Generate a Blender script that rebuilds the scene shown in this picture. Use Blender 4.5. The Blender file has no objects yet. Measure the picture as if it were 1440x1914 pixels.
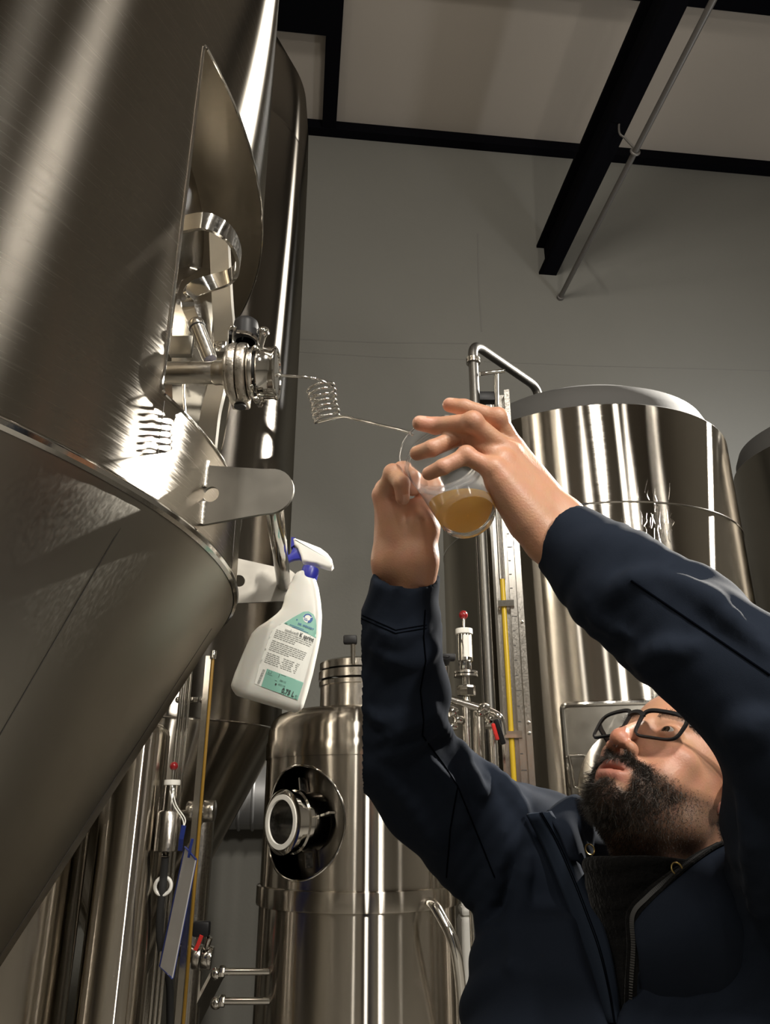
import bpy, bmesh, math, random
import numpy as np
from mathutils import Vector, Matrix
from mathutils.geometry import delaunay_2d_cdt
from mathutils.bvhtree import BVHTree

random.seed(7)
rng = np.random.default_rng(7)
SC = bpy.context.scene
COL = SC.collection
PI = math.pi

# ------------------------------------------------------------------ camera
W, H, FPX = 1440.0, 1914.0, 1440.0
PITCH = math.radians(21.5)
CAM = np.array([0.0, 0.0, 1.5])
cam_data = bpy.data.cameras.new('camera')
cam = bpy.data.objects.new('camera', cam_data)
COL.objects.link(cam)
cam.location = CAM
cam.rotation_euler = (PI / 2 + PITCH, 0, 0)
cam_data.sensor_fit = 'VERTICAL'
cam_data.sensor_height = 24.0
cam_data.lens = 24.0 * FPX / H
cam_data.clip_start = 0.05
SC.camera = cam

# ------------------------------------------------------------------ colour management
SC.view_settings.view_transform = 'Standard'
SC.view_settings.look = 'None'
SC.view_settings.gamma = 1.0
SC.view_settings.use_curve_mapping = False
SC.view_settings.exposure = 0.0

# ------------------------------------------------------------------ world (dim interior)
wd = bpy.data.worlds.new('world'); SC.world = wd
wd.use_nodes = True
wd.node_tree.nodes['Background'].inputs[0].default_value = (0.02, 0.02, 0.02, 1)
wd.node_tree.nodes['Background'].inputs[1].default_value = 0.5

# ------------------------------------------------------------------ lamps of the hall
def area_lamp(name, loc, target, power, sx, sy, color=(1, 0.95, 0.87), spread=180):
    l = bpy.data.lights.new(name, 'AREA')
    l.energy = power; l.shape = 'RECTANGLE'; l.size = sx; l.size_y = sy; l.color = color
    l.spread = math.radians(spread)
    o = bpy.data.objects.new(name, l); COL.objects.link(o)
    o.location = loc
    o.rotation_euler = (Vector(target) - Vector(loc)).to_track_quat('-Z', 'Y').to_euler()
    return o
fl = bpy.data.lights.new('wall_lamp', 'POINT'); fl.energy = 58; fl.shadow_soft_size = 0.11; fl.color = (0.95, 0.97, 1.0)
flo = bpy.data.objects.new('wall_lamp', fl); COL.objects.link(flo); flo.location = (3.30, 4.90, 3.95)
area_lamp('flood_lamp', (3.45, 3.95, 4.45), (0.0, 1.0, 1.9), 430, 0.08, 0.07, (1, 0.95, 0.86), 130)
area_lamp('hall_lamp', (1.0, -1.8, 5.4), (0.6, 2.0, 1.6), 180, 0.10, 0.9, (1, 0.94, 0.85))
area_lamp('hall_lamp', (2.2, -1.7, 3.3), (0.6, 2.0, 1.6), 85, 0.10, 0.5, (1, 0.94, 0.85))
area_lamp('hall_lamp', (3.8, 0.5, 5.5), (0.0, 2.0, 1.8), 8, 0.05, 0.9, (1, 0.93, 0.83))
area_lamp('hall_lamp', (-1.7, -1.8, 5.2), (0.6, 2.5, 1.6), 45, 0.10, 0.9, (1, 0.94, 0.85))
area_lamp('hall_lamp', (-0.3, -3.6, 5.2), (0.6, 2.5, 1.6), 35, 0.08, 0.9, (1, 0.94, 0.85))
area_lamp('hall_lamp', (3.4, -3.0, 5.0), (0.6, 2.5, 1.6), 35, 0.08, 0.9, (1, 0.94, 0.85))
area_lamp('hall_lamp', (5.2, -1.2, 4.8), (0.6, 2.5, 1.6), 6, 0.08, 0.9, (1, 0.94, 0.85))

# ------------------------------------------------------------------ geometry helpers
CP, SP = math.cos(PITCH), math.sin(PITCH)
def ray(px, py):
    u = (px - W / 2) / FPX; v = (H / 2 - py) / FPX
    return np.array([u, CP - v * SP, SP + v * CP])
def P(px, py, d):
    """scene point seen at that place of the frame, d metres along the lens axis"""
    return CAM + ray(px, py) * d
def depth_of(p):
    q = np.asarray(p) - CAM
    return q[1] * CP + q[2] * SP
def nrm(v):
    v = np.asarray(v, float); n = np.linalg.norm(v)
    return v / n if n > 1e-12 else v

def empty(name, loc, label, cat, group=None):
    o = bpy.data.objects.new(name, None); COL.objects.link(o)
    o.location = tuple(float(a) for a in loc); o.empty_display_size = 0.1
    tag(o, label, cat, group)
    return o
def tag(o, label=None, cat=None, group=None, kind=None):
    if label: o['label'] = label
    if cat: o['category'] = cat
    if group: o['group'] = group
    if kind: o['kind'] = kind
    return o
def mk(name, verts, faces, mat, parent=None, smooth=True, angle=38, label=None, normals=None):
    me = bpy.data.meshes.new(name)
    me.from_pydata([tuple(map(float, v)) for v in verts], [], [tuple(map(int, f)) for f in faces])
    me.update()
    if smooth:
        me.shade_smooth()
        if angle < 179: me.set_sharp_from_angle(angle=math.radians(angle))
    if normals is not None:
        me.normals_split_custom_set_from_vertices([tuple(map(float, n)) for n in normals])
    o = bpy.data.objects.new(name, me); COL.objects.link(o)
    me.materials.append(mat)
    if parent is not None:
        o.parent = parent
        if parent.type == 'EMPTY': o.matrix_parent_inverse = Matrix.Translation(-parent.location)
    if label: o['label'] = label
    return o

class MB:
    """collects several shapes into one mesh (one part)"""
    def __init__(s): s.v = []; s.f = []
    def add(s, vf):
        v, f = vf; b = len(s.v)
        s.v.extend([np.asarray(a, float) for a in v]); s.f.extend([tuple(i + b for i in q) for q in f])
        return s
    def build(s, name, mat, parent=None, **k): return mk(name, s.v, s.f, mat, parent, **k)

def frame_of(axis):
    a = nrm(axis)
    r = np.array([0, 0, 1.0]) if abs(a[2]) < 0.9 else np.array([1.0, 0, 0])
    x = nrm(np.cross(r, a)); y = np.cross(a, x)
    return x, y, a
def lathe(p0, axis, prof, n=48, cap0=False, cap1=False, a0=0.0, a1=2 * PI):
    """prof: list of (radius, distance along axis)"""
    p0 = np.asarray(p0, float); x, y, a = frame_of(axis)
    if abs(a[2]) > 0.999: x, y = np.array([1.0, 0, 0]), np.array([0, 1.0, 0]) * np.sign(a[2])
    full = abs(a1 - a0 - 2 * PI) < 1e-6
    m = n if full else n + 1
    v = []; f = []
    for r, t in prof:
        for i in range(m):
            an = a0 + (a1 - a0) * i / n
            v.append(p0 + a * t + (x * math.cos(an) + y * math.sin(an)) * r)
    for j in range(len(prof) - 1):
        for i in range(n):
            k = (i + 1) % m if full else i + 1
            f.append((j * m + i, j * m + k, (j + 1) * m + k, (j + 1) * m + i))
    if cap0: f.append(tuple(range(m - 1, -1, -1)))
    if cap1: f.append(tuple((len(prof) - 1) * m + i for i in range(m)))
    return v, f
def cyl(p0, p1, r0, r1=None, n=24, bev=0.0):
    p0 = np.asarray(p0, float); p1 = np.asarray(p1, float); L = np.linalg.norm(p1 - p0)
    r1 = r0 if r1 is None else r1
    b = min(bev, L * 0.4, r0 * 0.6, r1 * 0.6)
    pr = [(r0, 0), (r1, L)] if b <= 0 else [(r0 - b, 0), (r0 - b * .3, b * .3), (r0, b), (r1, L - b), (r1 - b * .3, L - b * .3), (r1 - b, L)]
    return lathe(p0, p1 - p0, pr, n, True, True)
def smooth_path(pts, sub=8, closed=False):
    pts = [np.asarray(p, float) for p in pts]; n = len(pts); out = []
    rngi = range(n if closed else n - 1)
    for i in rngi:
        if closed: a, b, c, d = pts[(i - 1) % n], pts[i], pts[(i + 1) % n], pts[(i + 2) % n]
        else:
            b, c = pts[i], pts[i + 1]
            a = pts[i - 1] if i > 0 else 2 * b - c
            d = pts[i + 2] if i + 2 < n else 2 * c - b
        for s in range(sub):
            t = s / sub
            out.append(0.5 * (2 * b + (c - a) * t + (2 * a - 5 * b + 4 * c - d) * t * t + (-a + 3 * b - 3 * c + d) * t ** 3))
    if not closed: out.append(pts[-1])
    return out
def round_path(pts, r, sub=6):
    """polyline with the corners rounded at radius r"""
    pts = [np.asarray(p, float) for p in pts]; out = [pts[0]]
    for i in range(1, len(pts) - 1):
        a, b, c = pts[i - 1], pts[i], pts[i + 1]
        d0 = nrm(a - b); d1 = nrm(c - b)
        rr = min(r, np.linalg.norm(a - b) * .45, np.linalg.norm(c - b) * .45)
        s, e = b + d0 * rr, b + d1 * rr
        for k in range(sub + 1):
            t = k / sub
            out.append((1 - t) ** 2 * s + 2 * t * (1 - t) * b + t * t * e)
    out.append(pts[-1]); return out
def path_frames(path, closed=False):
    n = len(path); T = []
    for i in range(n):
        if closed: t = path[(i + 1) % n] - path[i - 1]
        else: t = path[min(i + 1, n - 1)] - path[max(i - 1, 0)]
        T.append(nrm(t))
    x, y, _ = frame_of(T[0]); X = [x]
    for i in range(1, n):
        x = X[-1] - T[i] * np.dot(X[-1], T[i]); X.append(nrm(x))
    return T, X
def tube(path, r, n=14, closed=False, caps=True):
    path = [np.asarray(p, float) for p in path]
    T, X = path_frames(path, closed); m = len(path)
    rr = [r] * m if np.isscalar(r) else list(r)
    v = []; f = []
    for i in range(m):
        y = np.cross(T[i], X[i])
        for k in range(n):
            a = 2 * PI * k / n
            v.append(path[i] + (X[i] * math.cos(a) + y * math.sin(a)) * rr[i])
    for i in range(m if closed else m - 1):
        j = (i + 1) % m
        for k in range(n):
            l = (k + 1) % n
            f.append((i * n + k, i * n + l, j * n + l, j * n + k))
    if caps and not closed:
        f.append(tuple(range(n - 1, -1, -1))); f.append(tuple((m - 1) * n + k for k in range(n)))
    return v, f
def ribbon(path, side, w, t):
    """flat bar along a path; side = list of width directions (or one)"""
    path = [np.asarray(p, float) for p in path]; m = len(path)
    T, _ = path_frames(path)
    v = []; f = []
    for i in range(m):
        s = np.asarray(side[i] if isinstance(side, list) else side, float)
        s = nrm(s - T[i] * np.dot(s, T[i])); nn = np.cross(T[i], s)
        ww = w[i] if isinstance(w, (list, np.ndarray)) else w
        for a, b in ((-1, -1), (1, -1), (1, 1), (-1, 1)):
            v.append(path[i] + s * a * ww / 2 + nn * b * t / 2)
    for i in range(m - 1):
        for k in range(4):
            l = (k + 1) % 4
            f.append((i * 4 + k, i * 4 + l, (i + 1) * 4 + l, (i + 1) * 4 + k))
    f.append((3, 2, 1, 0)); f.append(tuple((m - 1) * 4 + k for k in range(4)))
    return v, f
def obox(c, ax, ay, az, bev=0.0):
    """oriented box: centre and three half-axis vectors, optional chamfer"""
    c = np.asarray(c, float); A = [np.asarray(a, float) for a in (ax, ay, az)]
    if bev <= 0:
        v = [c + A[0] * i + A[1] * j + A[2] * k for i in (-1, 1) for j in (-1, 1) for k in (-1, 1)]
        f = [(0, 1, 3, 2), (4, 6, 7, 5), (0, 4, 5, 1), (2, 3, 7, 6), (0, 2, 6, 4), (1, 5, 7, 3)]
        return v, f
    bm = bmesh.new(); bmesh.ops.create_cube(bm, size=2.0)
    L = [np.linalg.norm(a) for a in A]
    for q in bm.verts: q.co = Vector((q.co.x * L[0], q.co.y * L[1], q.co.z * L[2]))
    bmesh.ops.bevel(bm, geom=bm.edges[:] , offset=min(bev, min(L) * .9), segments=2, affect='EDGES', profile=0.5)
    U = [nrm(a) for a in A]
    v = [c + U[0] * q.co.x + U[1] * q.co.y + U[2] * q.co.z for q in bm.verts]
    f = [tuple(q.index for q in g.verts) for g in bm.faces]
    bm.free(); return v, f
def wbox(lo, hi, bev=0.0):
    lo = np.asarray(lo, float); hi = np.asarray(hi, float); h = (hi - lo) / 2
    return obox((lo + hi) / 2, (h[0], 0, 0), (0, h[1], 0), (0, 0, h[2]), bev)
def prism(outline, o, ax, ay, az, t):
    """extrude a 2D outline (in the ax, ay plane at o) by t along az, both ways"""
    o = np.asarray(o, float); ax, ay, az = nrm(ax), nrm(ay), nrm(az); n = len(outline)
    v = [o + ax * x + ay * y - az * t / 2 for x, y in outline] + [o + ax * x + ay * y + az * t / 2 for x, y in outline]
    f = [tuple(range(n - 1, -1, -1)), tuple(range(n, 2 * n))]
    f += [(i, (i + 1) % n, n + (i + 1) % n, n + i) for i in range(n)]
    return v, f
def plate_with_hole(outline, hole, o, ax, ay, az, t):
    """flat plate with one hole, triangulated, with side walls"""
    o = np.asarray(o, float); ax, ay, az = nrm(ax), nrm(ay), nrm(az)
    pts = [Vector(p) for p in outline] + [Vector(p) for p in hole]
    n, m = len(outline), len(hole)
    ed = [(i, (i + 1) % n) for i in range(n)] + [(n + i, n + (i + 1) % m) for i in range(m)]
    co, _, fa, *_ = delaunay_2d_cdt(pts, ed, [], 0, 1e-6)
    hp = np.array(hole)
    def inside(q, poly):
        x, y = q; c = False; k = len(poly)
        for i in range(k):
            x0, y0 = poly[i]; x1, y1 = poly[(i + 1) % k]
            if (y0 > y) != (y1 > y) and x < (x1 - x0) * (y - y0) / (y1 - y0) + x0: c = not c
        return c
    tri = []
    for g in fa:
        c = (sum(co[i].x for i in g) / len(g), sum(co[i].y for i in g) / len(g))
        if inside(c, outline) and not inside(c, hole): tri.append(tuple(g))
    k = len(co)
    v = [o + ax * p.x + ay * p.y - az * t / 2 for p in co] + [o + ax * p.x + ay * p.y + az * t / 2 for p in co]
    f = [tuple(reversed(g)) for g in tri] + [tuple(i + k for i in g) for g in tri]
    for i in range(n): j = (i + 1) % n; f.append((i, j, k + j, k + i))
    for i in range(m): j = (i + 1) % m; f.append((n + j, n + i, k + n + i, k + n + j))
    return v, f
def sphere(c, r, n=20, m=12, sc=(1, 1, 1), R=None):
    c = np.asarray(c, float); v = []; f = []
    R = np.eye(3) if R is None else R
    for j in range(m + 1):
        th = PI * j / m
        for i in range(n):
            a = 2 * PI * i / n
            q = np.array([math.sin(th) * math.cos(a) * sc[0], math.sin(th) * math.sin(a) * sc[1], math.cos(th) * sc[2]]) * r
            v.append(c + R @ q)
    for j in range(m):
        for i in range(n):
            k = (i + 1) % n
            f.append((j * n + i, (j + 1) * n + i, (j + 1) * n + k, j * n + k))
    return v, f
def torus(c, axis, R, r, n=40, m=10):
    x, y, a = frame_of(axis); c = np.asarray(c, float)
    return tube([c + (x * math.cos(2 * PI * i / n) + y * math.sin(2 * PI * i / n)) * R for i in range(n)], r, m, closed=True)

# ------------------------------------------------------------------ materials
def new_mat(name):
    m = bpy.data.materials.new(name); m.use_nodes = True
    nt = m.node_tree; b = nt.nodes['Principled BSDF']
    return m, nt, b
def plain(name, col, rough=0.5, metal=0.0, bump=0.0, bscale=200, spec=None, trans=0.0, ior=None, sss=0.0, emis=None):
    m, nt, b = new_mat(name)
    b.inputs['Base Color'].default_value = (*col, 1); b.inputs['Roughness'].default_value = rough
    b.inputs['Metallic'].default_value = metal
    if spec is not None: b.inputs['Specular IOR Level'].default_value = spec
    if trans: b.inputs['Transmission Weight'].default_value = trans
    if ior: b.inputs['IOR'].default_value = ior
    if sss:
        b.inputs['Subsurface Weight'].default_value = sss
        b.inputs['Subsurface Radius'].default_value = (0.012, 0.005, 0.003); b.inputs['Subsurface Scale'].default_value = 1.0
    if bump:
        tc = nt.nodes.new('ShaderNodeTexCoord'); n = nt.nodes.new('ShaderNodeTexNoise'); bp = nt.nodes.new('ShaderNodeBump')
        n.inputs['Scale'].default_value = bscale; n.inputs['Detail'].default_value = 3
        bp.inputs['Strength'].default_value = bump; bp.inputs['Distance'].default_value = 0.002
        nt.links.new(tc.outputs['Object'], n.inputs['Vector']); nt.links.new(n.outputs['Fac'], bp.inputs['Height'])
        nt.links.new(bp.outputs['Normal'], b.inputs['Normal'])
    return m
def steel(name, col=(0.60, 0.57, 0.52), rough=0.24, aniso=0.75, brush=(3, 3, 160), var=0.10, bump=0.05, wave=0.0, dirt=0.12, streak=(0.26, 0.83, 0.65)):
    """brushed stainless steel: streaky roughness, fine grooves round the vertical axis, slow dents"""
    m, nt, b = new_mat(name)
    N = nt.nodes; L = nt.links
    b.inputs['Metallic'].default_value = 1.0
    tc = N.new('ShaderNodeTexCoord'); mp = N.new('ShaderNodeMapping'); mp.inputs['Scale'].default_value = brush
    L.new(tc.outputs['Object'], mp.inputs['Vector'])
    n = N.new('ShaderNodeTexNoise'); n.inputs['Scale'].default_value = 4; n.inputs['Detail'].default_value = 4
    L.new(mp.outputs['Vector'], n.inputs['Vector'])
    mr = N.new('ShaderNodeMapRange'); mr.inputs['To Min'].default_value = rough - var / 2; mr.inputs['To Max'].default_value = rough + var / 2
    mr.inputs['From Min'].default_value = 0.3; mr.inputs['From Max'].default_value = 0.7
    L.new(n.outputs['Fac'], mr.inputs['Value']); L.new(mr.outputs['Result'], b.inputs['Roughness'])
    n2 = N.new('ShaderNodeTexNoise'); n2.inputs['Scale'].default_value = 2.3; n2.inputs['Detail'].default_value = 5; n2.inputs['Roughness'].default_value = 0.65
    L.new(tc.outputs['Object'], n2.inputs['Vector'])
    cr = N.new('ShaderNodeMix'); cr.data_type = 'RGBA'
    cr.inputs[6].default_value = (*[c * (1 - dirt) for c in col], 1); cr.inputs[7].default_value = (*[min(1, c * (1 + dirt)) for c in col], 1)
    L.new(n2.outputs['Fac'], cr.inputs[0]); L.new(cr.outputs[2], b.inputs['Base Color'])
    bp = N.new('ShaderNodeBump'); bp.inputs['Strength'].default_value = bump; bp.inputs['Distance'].default_value = 0.001
    L.new(n.outputs['Fac'], bp.inputs['Height'])
    last = bp
    if wave:
        n3 = N.new('ShaderNodeTexNoise'); n3.inputs['Scale'].default_value = 2.2; n3.inputs['Detail'].default_value = 1
        L.new(tc.outputs['Object'], n3.inputs['Vector'])
        b2 = N.new('ShaderNodeBump'); b2.inputs['Strength'].default_value = wave; b2.inputs['Distance'].default_value = 0.05
        L.new(n3.outputs['Fac'], b2.inputs['Height']); L.new(b2.outputs['Normal'], bp.inputs['Normal'])
    L.new(bp.outputs['Normal'], b.inputs['Normal'])
    if aniso:
        b.inputs['Anisotropic'].default_value = aniso
        b.inputs['Anisotropic Rotation'].default_value = 0.25
        tg = N.new('ShaderNodeTangent'); tg.direction_type = 'RADIAL'; tg.axis = 'Z'
        L.new(tg.outputs['Tangent'], b.inputs['Tangent'])
        def lobe(r, an):
            g = N.new('ShaderNodeBsdfAnisotropic'); g.distribution = 'BECKMANN'
            g.inputs['Roughness'].default_value = r; g.inputs['Anisotropy'].default_value = an; g.inputs['Rotation'].default_value = 0.0
            L.new(tg.outputs['Tangent'], g.inputs['Tangent']); L.new(cr.outputs[2], g.inputs['Color']); L.new(bp.outputs['Normal'], g.inputs['Normal'])
            return g
        g = lobe(streak[0], streak[1]); g2 = lobe(rough, 0.35); L.new(mr.outputs['Result'], g2.inputs['Roughness'])
        ms = N.new('ShaderNodeMixShader'); ms.inputs[0].default_value = streak[2]
        L.new(g2.outputs[0], ms.inputs[1]); L.new(g.outputs[0], ms.inputs[2]); L.new(ms.outputs[0], N['Material Output'].inputs['Surface'])
    return m
def wallmat(name, col, col2, scale=1.4, rough=0.9, bump=0.25):
    m, nt, b = new_mat(name); N = nt.nodes; L = nt.links
    tc = N.new('ShaderNodeTexCoord')
    n = N.new('ShaderNodeTexNoise'); n.inputs['Scale'].default_value = scale; n.inputs['Detail'].default_value = 6; n.inputs['Roughness'].default_value = 0.6
    L.new(tc.outputs['Object'], n.inputs['Vector'])
    mx = N.new('ShaderNodeMix'); mx.data_type = 'RGBA'; mx.inputs[6].default_value = (*col, 1); mx.inputs[7].default_value = (*col2, 1)
    L.new(n.outputs['Fac'], mx.inputs[0]); L.new(mx.outputs[2], b.inputs['Base Color'])
    n2 = N.new('ShaderNodeTexNoise'); n2.inputs['Scale'].default_value = 40; n2.inputs['Detail'].default_value = 4
    L.new(tc.outputs['Object'], n2.inputs['Vector'])
    bp = N.new('ShaderNodeBump'); bp.inputs['Strength'].default_value = bump; bp.inputs['Distance'].default_value = 0.004
    L.new(n2.outputs['Fac'], bp.inputs['Height']); L.new(bp.outputs['Normal'], b.inputs['Normal'])
    b.inputs['Roughness'].default_value = rough
    return m
M = {}
M['steel_front'] = steel('brushed_steel_front', (0.38, 0.352, 0.31), 0.26, 0.9, (4, 4, 90), 0.05, 0.006, wave=0.02, streak=(0.34, 0.72, 0.65))
M['steel_cone'] = steel('brushed_steel_cone', (0.36, 0.34, 0.30), 0.46, 0.5, (60, 60, 6), 0.06, 0.01, streak=(0.42, 0.4, 0.5))
M['steel_tank'] = steel('brushed_steel_tank', (0.52, 0.485, 0.43), 0.17, 0.9, (3, 3, 180), 0.05, 0.01, wave=0.03)
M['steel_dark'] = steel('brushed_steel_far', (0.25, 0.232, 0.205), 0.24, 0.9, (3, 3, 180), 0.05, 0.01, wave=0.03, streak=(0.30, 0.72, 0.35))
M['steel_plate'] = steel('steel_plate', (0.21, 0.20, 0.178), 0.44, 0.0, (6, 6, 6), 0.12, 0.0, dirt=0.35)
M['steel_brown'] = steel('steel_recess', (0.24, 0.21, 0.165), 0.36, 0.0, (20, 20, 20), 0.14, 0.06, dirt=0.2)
M['chrome'] = steel('polished_steel', (0.70, 0.68, 0.64), 0.10, 0.0, (60, 60, 60), 0.06, 0.02)
M['satin'] = steel('satin_steel', (0.60, 0.57, 0.52), 0.22, 0.0, (40, 40, 40), 0.10, 0.06)
M['cast'] = steel('cast_steel', (0.52, 0.48, 0.42), 0.33, 0.0, (60, 60, 60), 0.16, 0.5)
M['weld'] = plain('weld_bead', (0.62, 0.60, 0.56), 0.28, 1.0, bump=0.8, bscale=500)
M['seam'] = plain('seam_line', (0.08, 0.075, 0.07), 0.5, 0.8)
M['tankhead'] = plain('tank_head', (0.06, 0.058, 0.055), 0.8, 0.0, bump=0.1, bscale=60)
M['black'] = plain('black_plastic', (0.009, 0.009, 0.010), 0.45, spec=.25)
M['rubber'] = plain('black_rubber', (0.02, 0.02, 0.02), 0.7)
M['red'] = plain('red_plastic', (0.22, 0.010, 0.012), 0.25)
M['redh'] = plain('red_handle', (0.62, 0.03, 0.025), 0.4)
M['white_pl'] = plain('white_plastic', (0.78, 0.77, 0.72), 0.45)
M['beam'] = plain('black_steel_paint', (0.003, 0.003, 0.0045), 0.95, spec=0.05)
M['rod'] = plain('grey_pipe', (0.14, 0.13, 0.12), 0.5, 0.4)
M['wall'] = wallmat('painted_wall', (0.172, 0.168, 0.149), (0.202, 0.197, 0.175), 0.9)
M['wall_dark'] = plain('wall_joint', (0.17, 0.165, 0.15), 0.9)
M['ceil'] = wallmat('ceiling_board', (0.42, 0.375, 0.325), (0.47, 0.42, 0.365), 0.7)
M['wall_light'] = wallmat('light_wall', (0.27, 0.255, 0.225), (0.32, 0.30, 0.265), 0.9)
M['floor'] = wallmat('resin_floor', (0.105, 0.098, 0.086), (0.145, 0.135, 0.118), 1.2, 0.5)
M['galv'] = plain('galvanised_duct', (0.30, 0.30, 0.30), 0.5, 0.7, bump=0.2, bscale=30)
M['glass'] = plain('clear_glass', (1, 1, 1), 0.02, trans=1.0, ior=1.45)
# ================================================================== the hall
YAW = math.radians(6.3)                       # the hall is turned a little to the left of the lens
RX = np.array([math.cos(YAW), math.sin(YAW), 0]); RY = np.array([-math.sin(YAW), math.cos(YAW), 0]); RZ = np.array([0, 0, 1.0])
DW = 5.8                                      # distance of the end wall
ZC = 7.9                                      # ceiling height
def on_wall(px, py, off=0.0):
    r = ray(px, py); t = (DW - off) / np.dot(r, RY); return CAM + r * t
def on_z(px, py, z):
    r = ray(px, py); return CAM + r * ((z - CAM[2]) / r[2])
def room(x, y, z): return RX * x + RY * y + RZ * z
def rbox(x0, x1, y0, y1, z0, z1, bev=0.0):
    return obox(room((x0 + x1) / 2, (y0 + y1) / 2, (z0 + z1) / 2), RX * (x1 - x0) / 2, RY * (y1 - y0) / 2, RZ * (z1 - z0) / 2, bev)
XL, XR, YB = -5.5, 7.0, -6.5
def struct(name, vf, mat):
    o = mk(name, vf[0], vf[1], mat, smooth=False); o['kind'] = 'structure'; return o
struct('floor', rbox(XL, XR, YB, DW, -0.1, 0), M['floor'])
struct('ceiling', rbox(XL, XR, YB, DW, ZC, ZC + 0.1), M['ceil'])
wb = struct('wall_back', rbox(XL, XR, DW, DW + 0.15, 0, ZC), M['wall'])
struct('wall_left', rbox(XL - 0.15, XL, YB, DW, 0, ZC), M['wall_light'])
struct('wall_right', rbox(XR, XR + 0.15, YB, DW, 0, ZC), M['wall_light'])
struct('wall_front', rbox(XL, XR, YB - 0.15, YB, 0, ZC), M['wall_light'])
# board joints on the end wall
def wall_strip(pts, w, name='board_joint', mat=None, th=0.004):
    path = [on_wall(px, py, 0.0) for px, py in pts]
    return mk(name, *ribbon(path, np.cross(nrm(path[-1] - path[0]), RY), w, th), mat or M['wall_dark'], wb, smooth=False)
wall_strip([(560, 634), (700, 640), (875, 642)], 0.012)
wall_strip([(560, 658), (720, 668), (870, 672)], 0.006)
wall_strip([(905, 676), (1100, 684), (1440, 693)], 0.006)
wall_strip([(893, 437), (896, 540), (901, 620)], 0.014)
# steel of the ceiling
def rc(p): return np.array([np.dot(p, RX), np.dot(p, RY), p[2]])
t1 = struct('trim_1', rbox(XL, XR, DW - 0.10, DW, ZC - 0.11, ZC), M['beam'])
a = rc(on_z(606, 150, ZC)); b = rc(on_z(634, 150, ZC))
zp = ZC - 0.10
ax0 = rc(on_z(606, 150, zp))[0]; ax1 = rc(on_z(634, 150, zp))[0]
struct('trim_2', rbox(ax0, ax1, YB, DW - 0.10, zp, ZC), M['beam'])
y0 = rc(on_z(560, 62, zp))[1]
struct('trim_3', rbox(XL, ax0, y0 - 0.42, y0, zp, ZC), M['beam'])
y0 = rc(on_z(1300, 14, zp))[1]
struct('trim_4', rbox(ax1, XR, y0 - 0.3, y0, zp, ZC), M['beam'])
# I-beam running from the end wall over the camera
e = rc(on_wall(1024, 514)); fw = 0.17; hh = 0.34; tf = 0.025
bm_ = MB()
for z0, z1, hw in ((e[2], e[2] + tf, fw / 2), (e[2] + hh - tf, e[2] + hh, fw / 2), (e[2] + tf, e[2] + hh - tf, 0.012)):
    bm_.add(rbox(e[0] - hw, e[0] + hw, YB, DW, z0, z1))
ib = bm_.build('roof_beam', M['beam'], smooth=False)
tag(ib, 'heavy black I-beam running from the end wall overhead', 'beam')
# thin pipe beside the beam, with its hanger
e2 = rc(on_wall(1047, 557)); 
pr = empty('sprinkler_pipe', room(e2[0], DW, e2[2]), 'thin grey pipe hung beside the black roof beam', 'pipe')
mk('pipe', *cyl(room(e2[0], DW, e2[2]), room(e2[0], YB, e2[2]), 0.022, n=14), M['rod'], pr)
mk('wall_rosette', *cyl(room(e2[0], DW, e2[2]), room(e2[0], DW - 0.03, e2[2]), 0.034, bev=0.006), M['rod'], pr)
hp = on_z(1183, 283, e2[2]); hr = rc(hp)
mk('clamp', *torus(room(e2[0], hr[1], e2[2]), RY, 0.03, 0.010, 20, 8), M['rod'], pr)
mk('hanger', *tube(smooth_path([room(e2[0], hr[1], e2[2] + .03), room(e2[0] - .06, hr[1], e2[2] + 0.12), room(e2[0] - 0.10, hr[1], e2[2] + 0.21), room(e[0] + fw / 2 - 0.005, hr[1], e[2] + hh - tf / 2)]), 0.008, 8), M['rod'], pr)
# round ventilation duct low on the end wall
dp = empty('ventilation_duct', on_wall(450, 1490, 0.22) - RZ * 0.2, 'round grey ventilation duct low along the end wall', 'duct')
c0 = rc(on_wall(450, 1490, 0.24))
dpipe = mk('duct_pipe', *cyl(room(c0[0] - 1.6, DW - .24, c0[2]), room(c0[0] + 1.0, DW - .24, c0[2]), 0.20, n=40), M['galv'], dp)
for k in (-1.2, -0.55, 0.0, 0.09, 0.5):
    mk('duct_rib', *torus(room(c0[0] + k, DW - .24, c0[2]), RX, 0.20, 0.012, 40, 8), M['galv'], dp)
# ================================================================== tanks
def polar(C, phi, r, z): return np.array([C[0] + r * math.cos(phi), C[1] + r * math.sin(phi), z])
def leg(C, phi, r, z0, z1, rad, mat, parent, foot=True):
    a = polar(C, phi, r, z0); b = polar(C, phi, r, z1)
    m = MB().add(cyl(a, b, rad, n=20))
    if foot: m.add(lathe(a, (0, 0, 1), [(rad * 1.9, 0), (rad * 1.9, .015), (rad * 1.1, .03), (rad * 1.0, .06)], 20, True))
    return m.build('leg', mat, parent)

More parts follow.
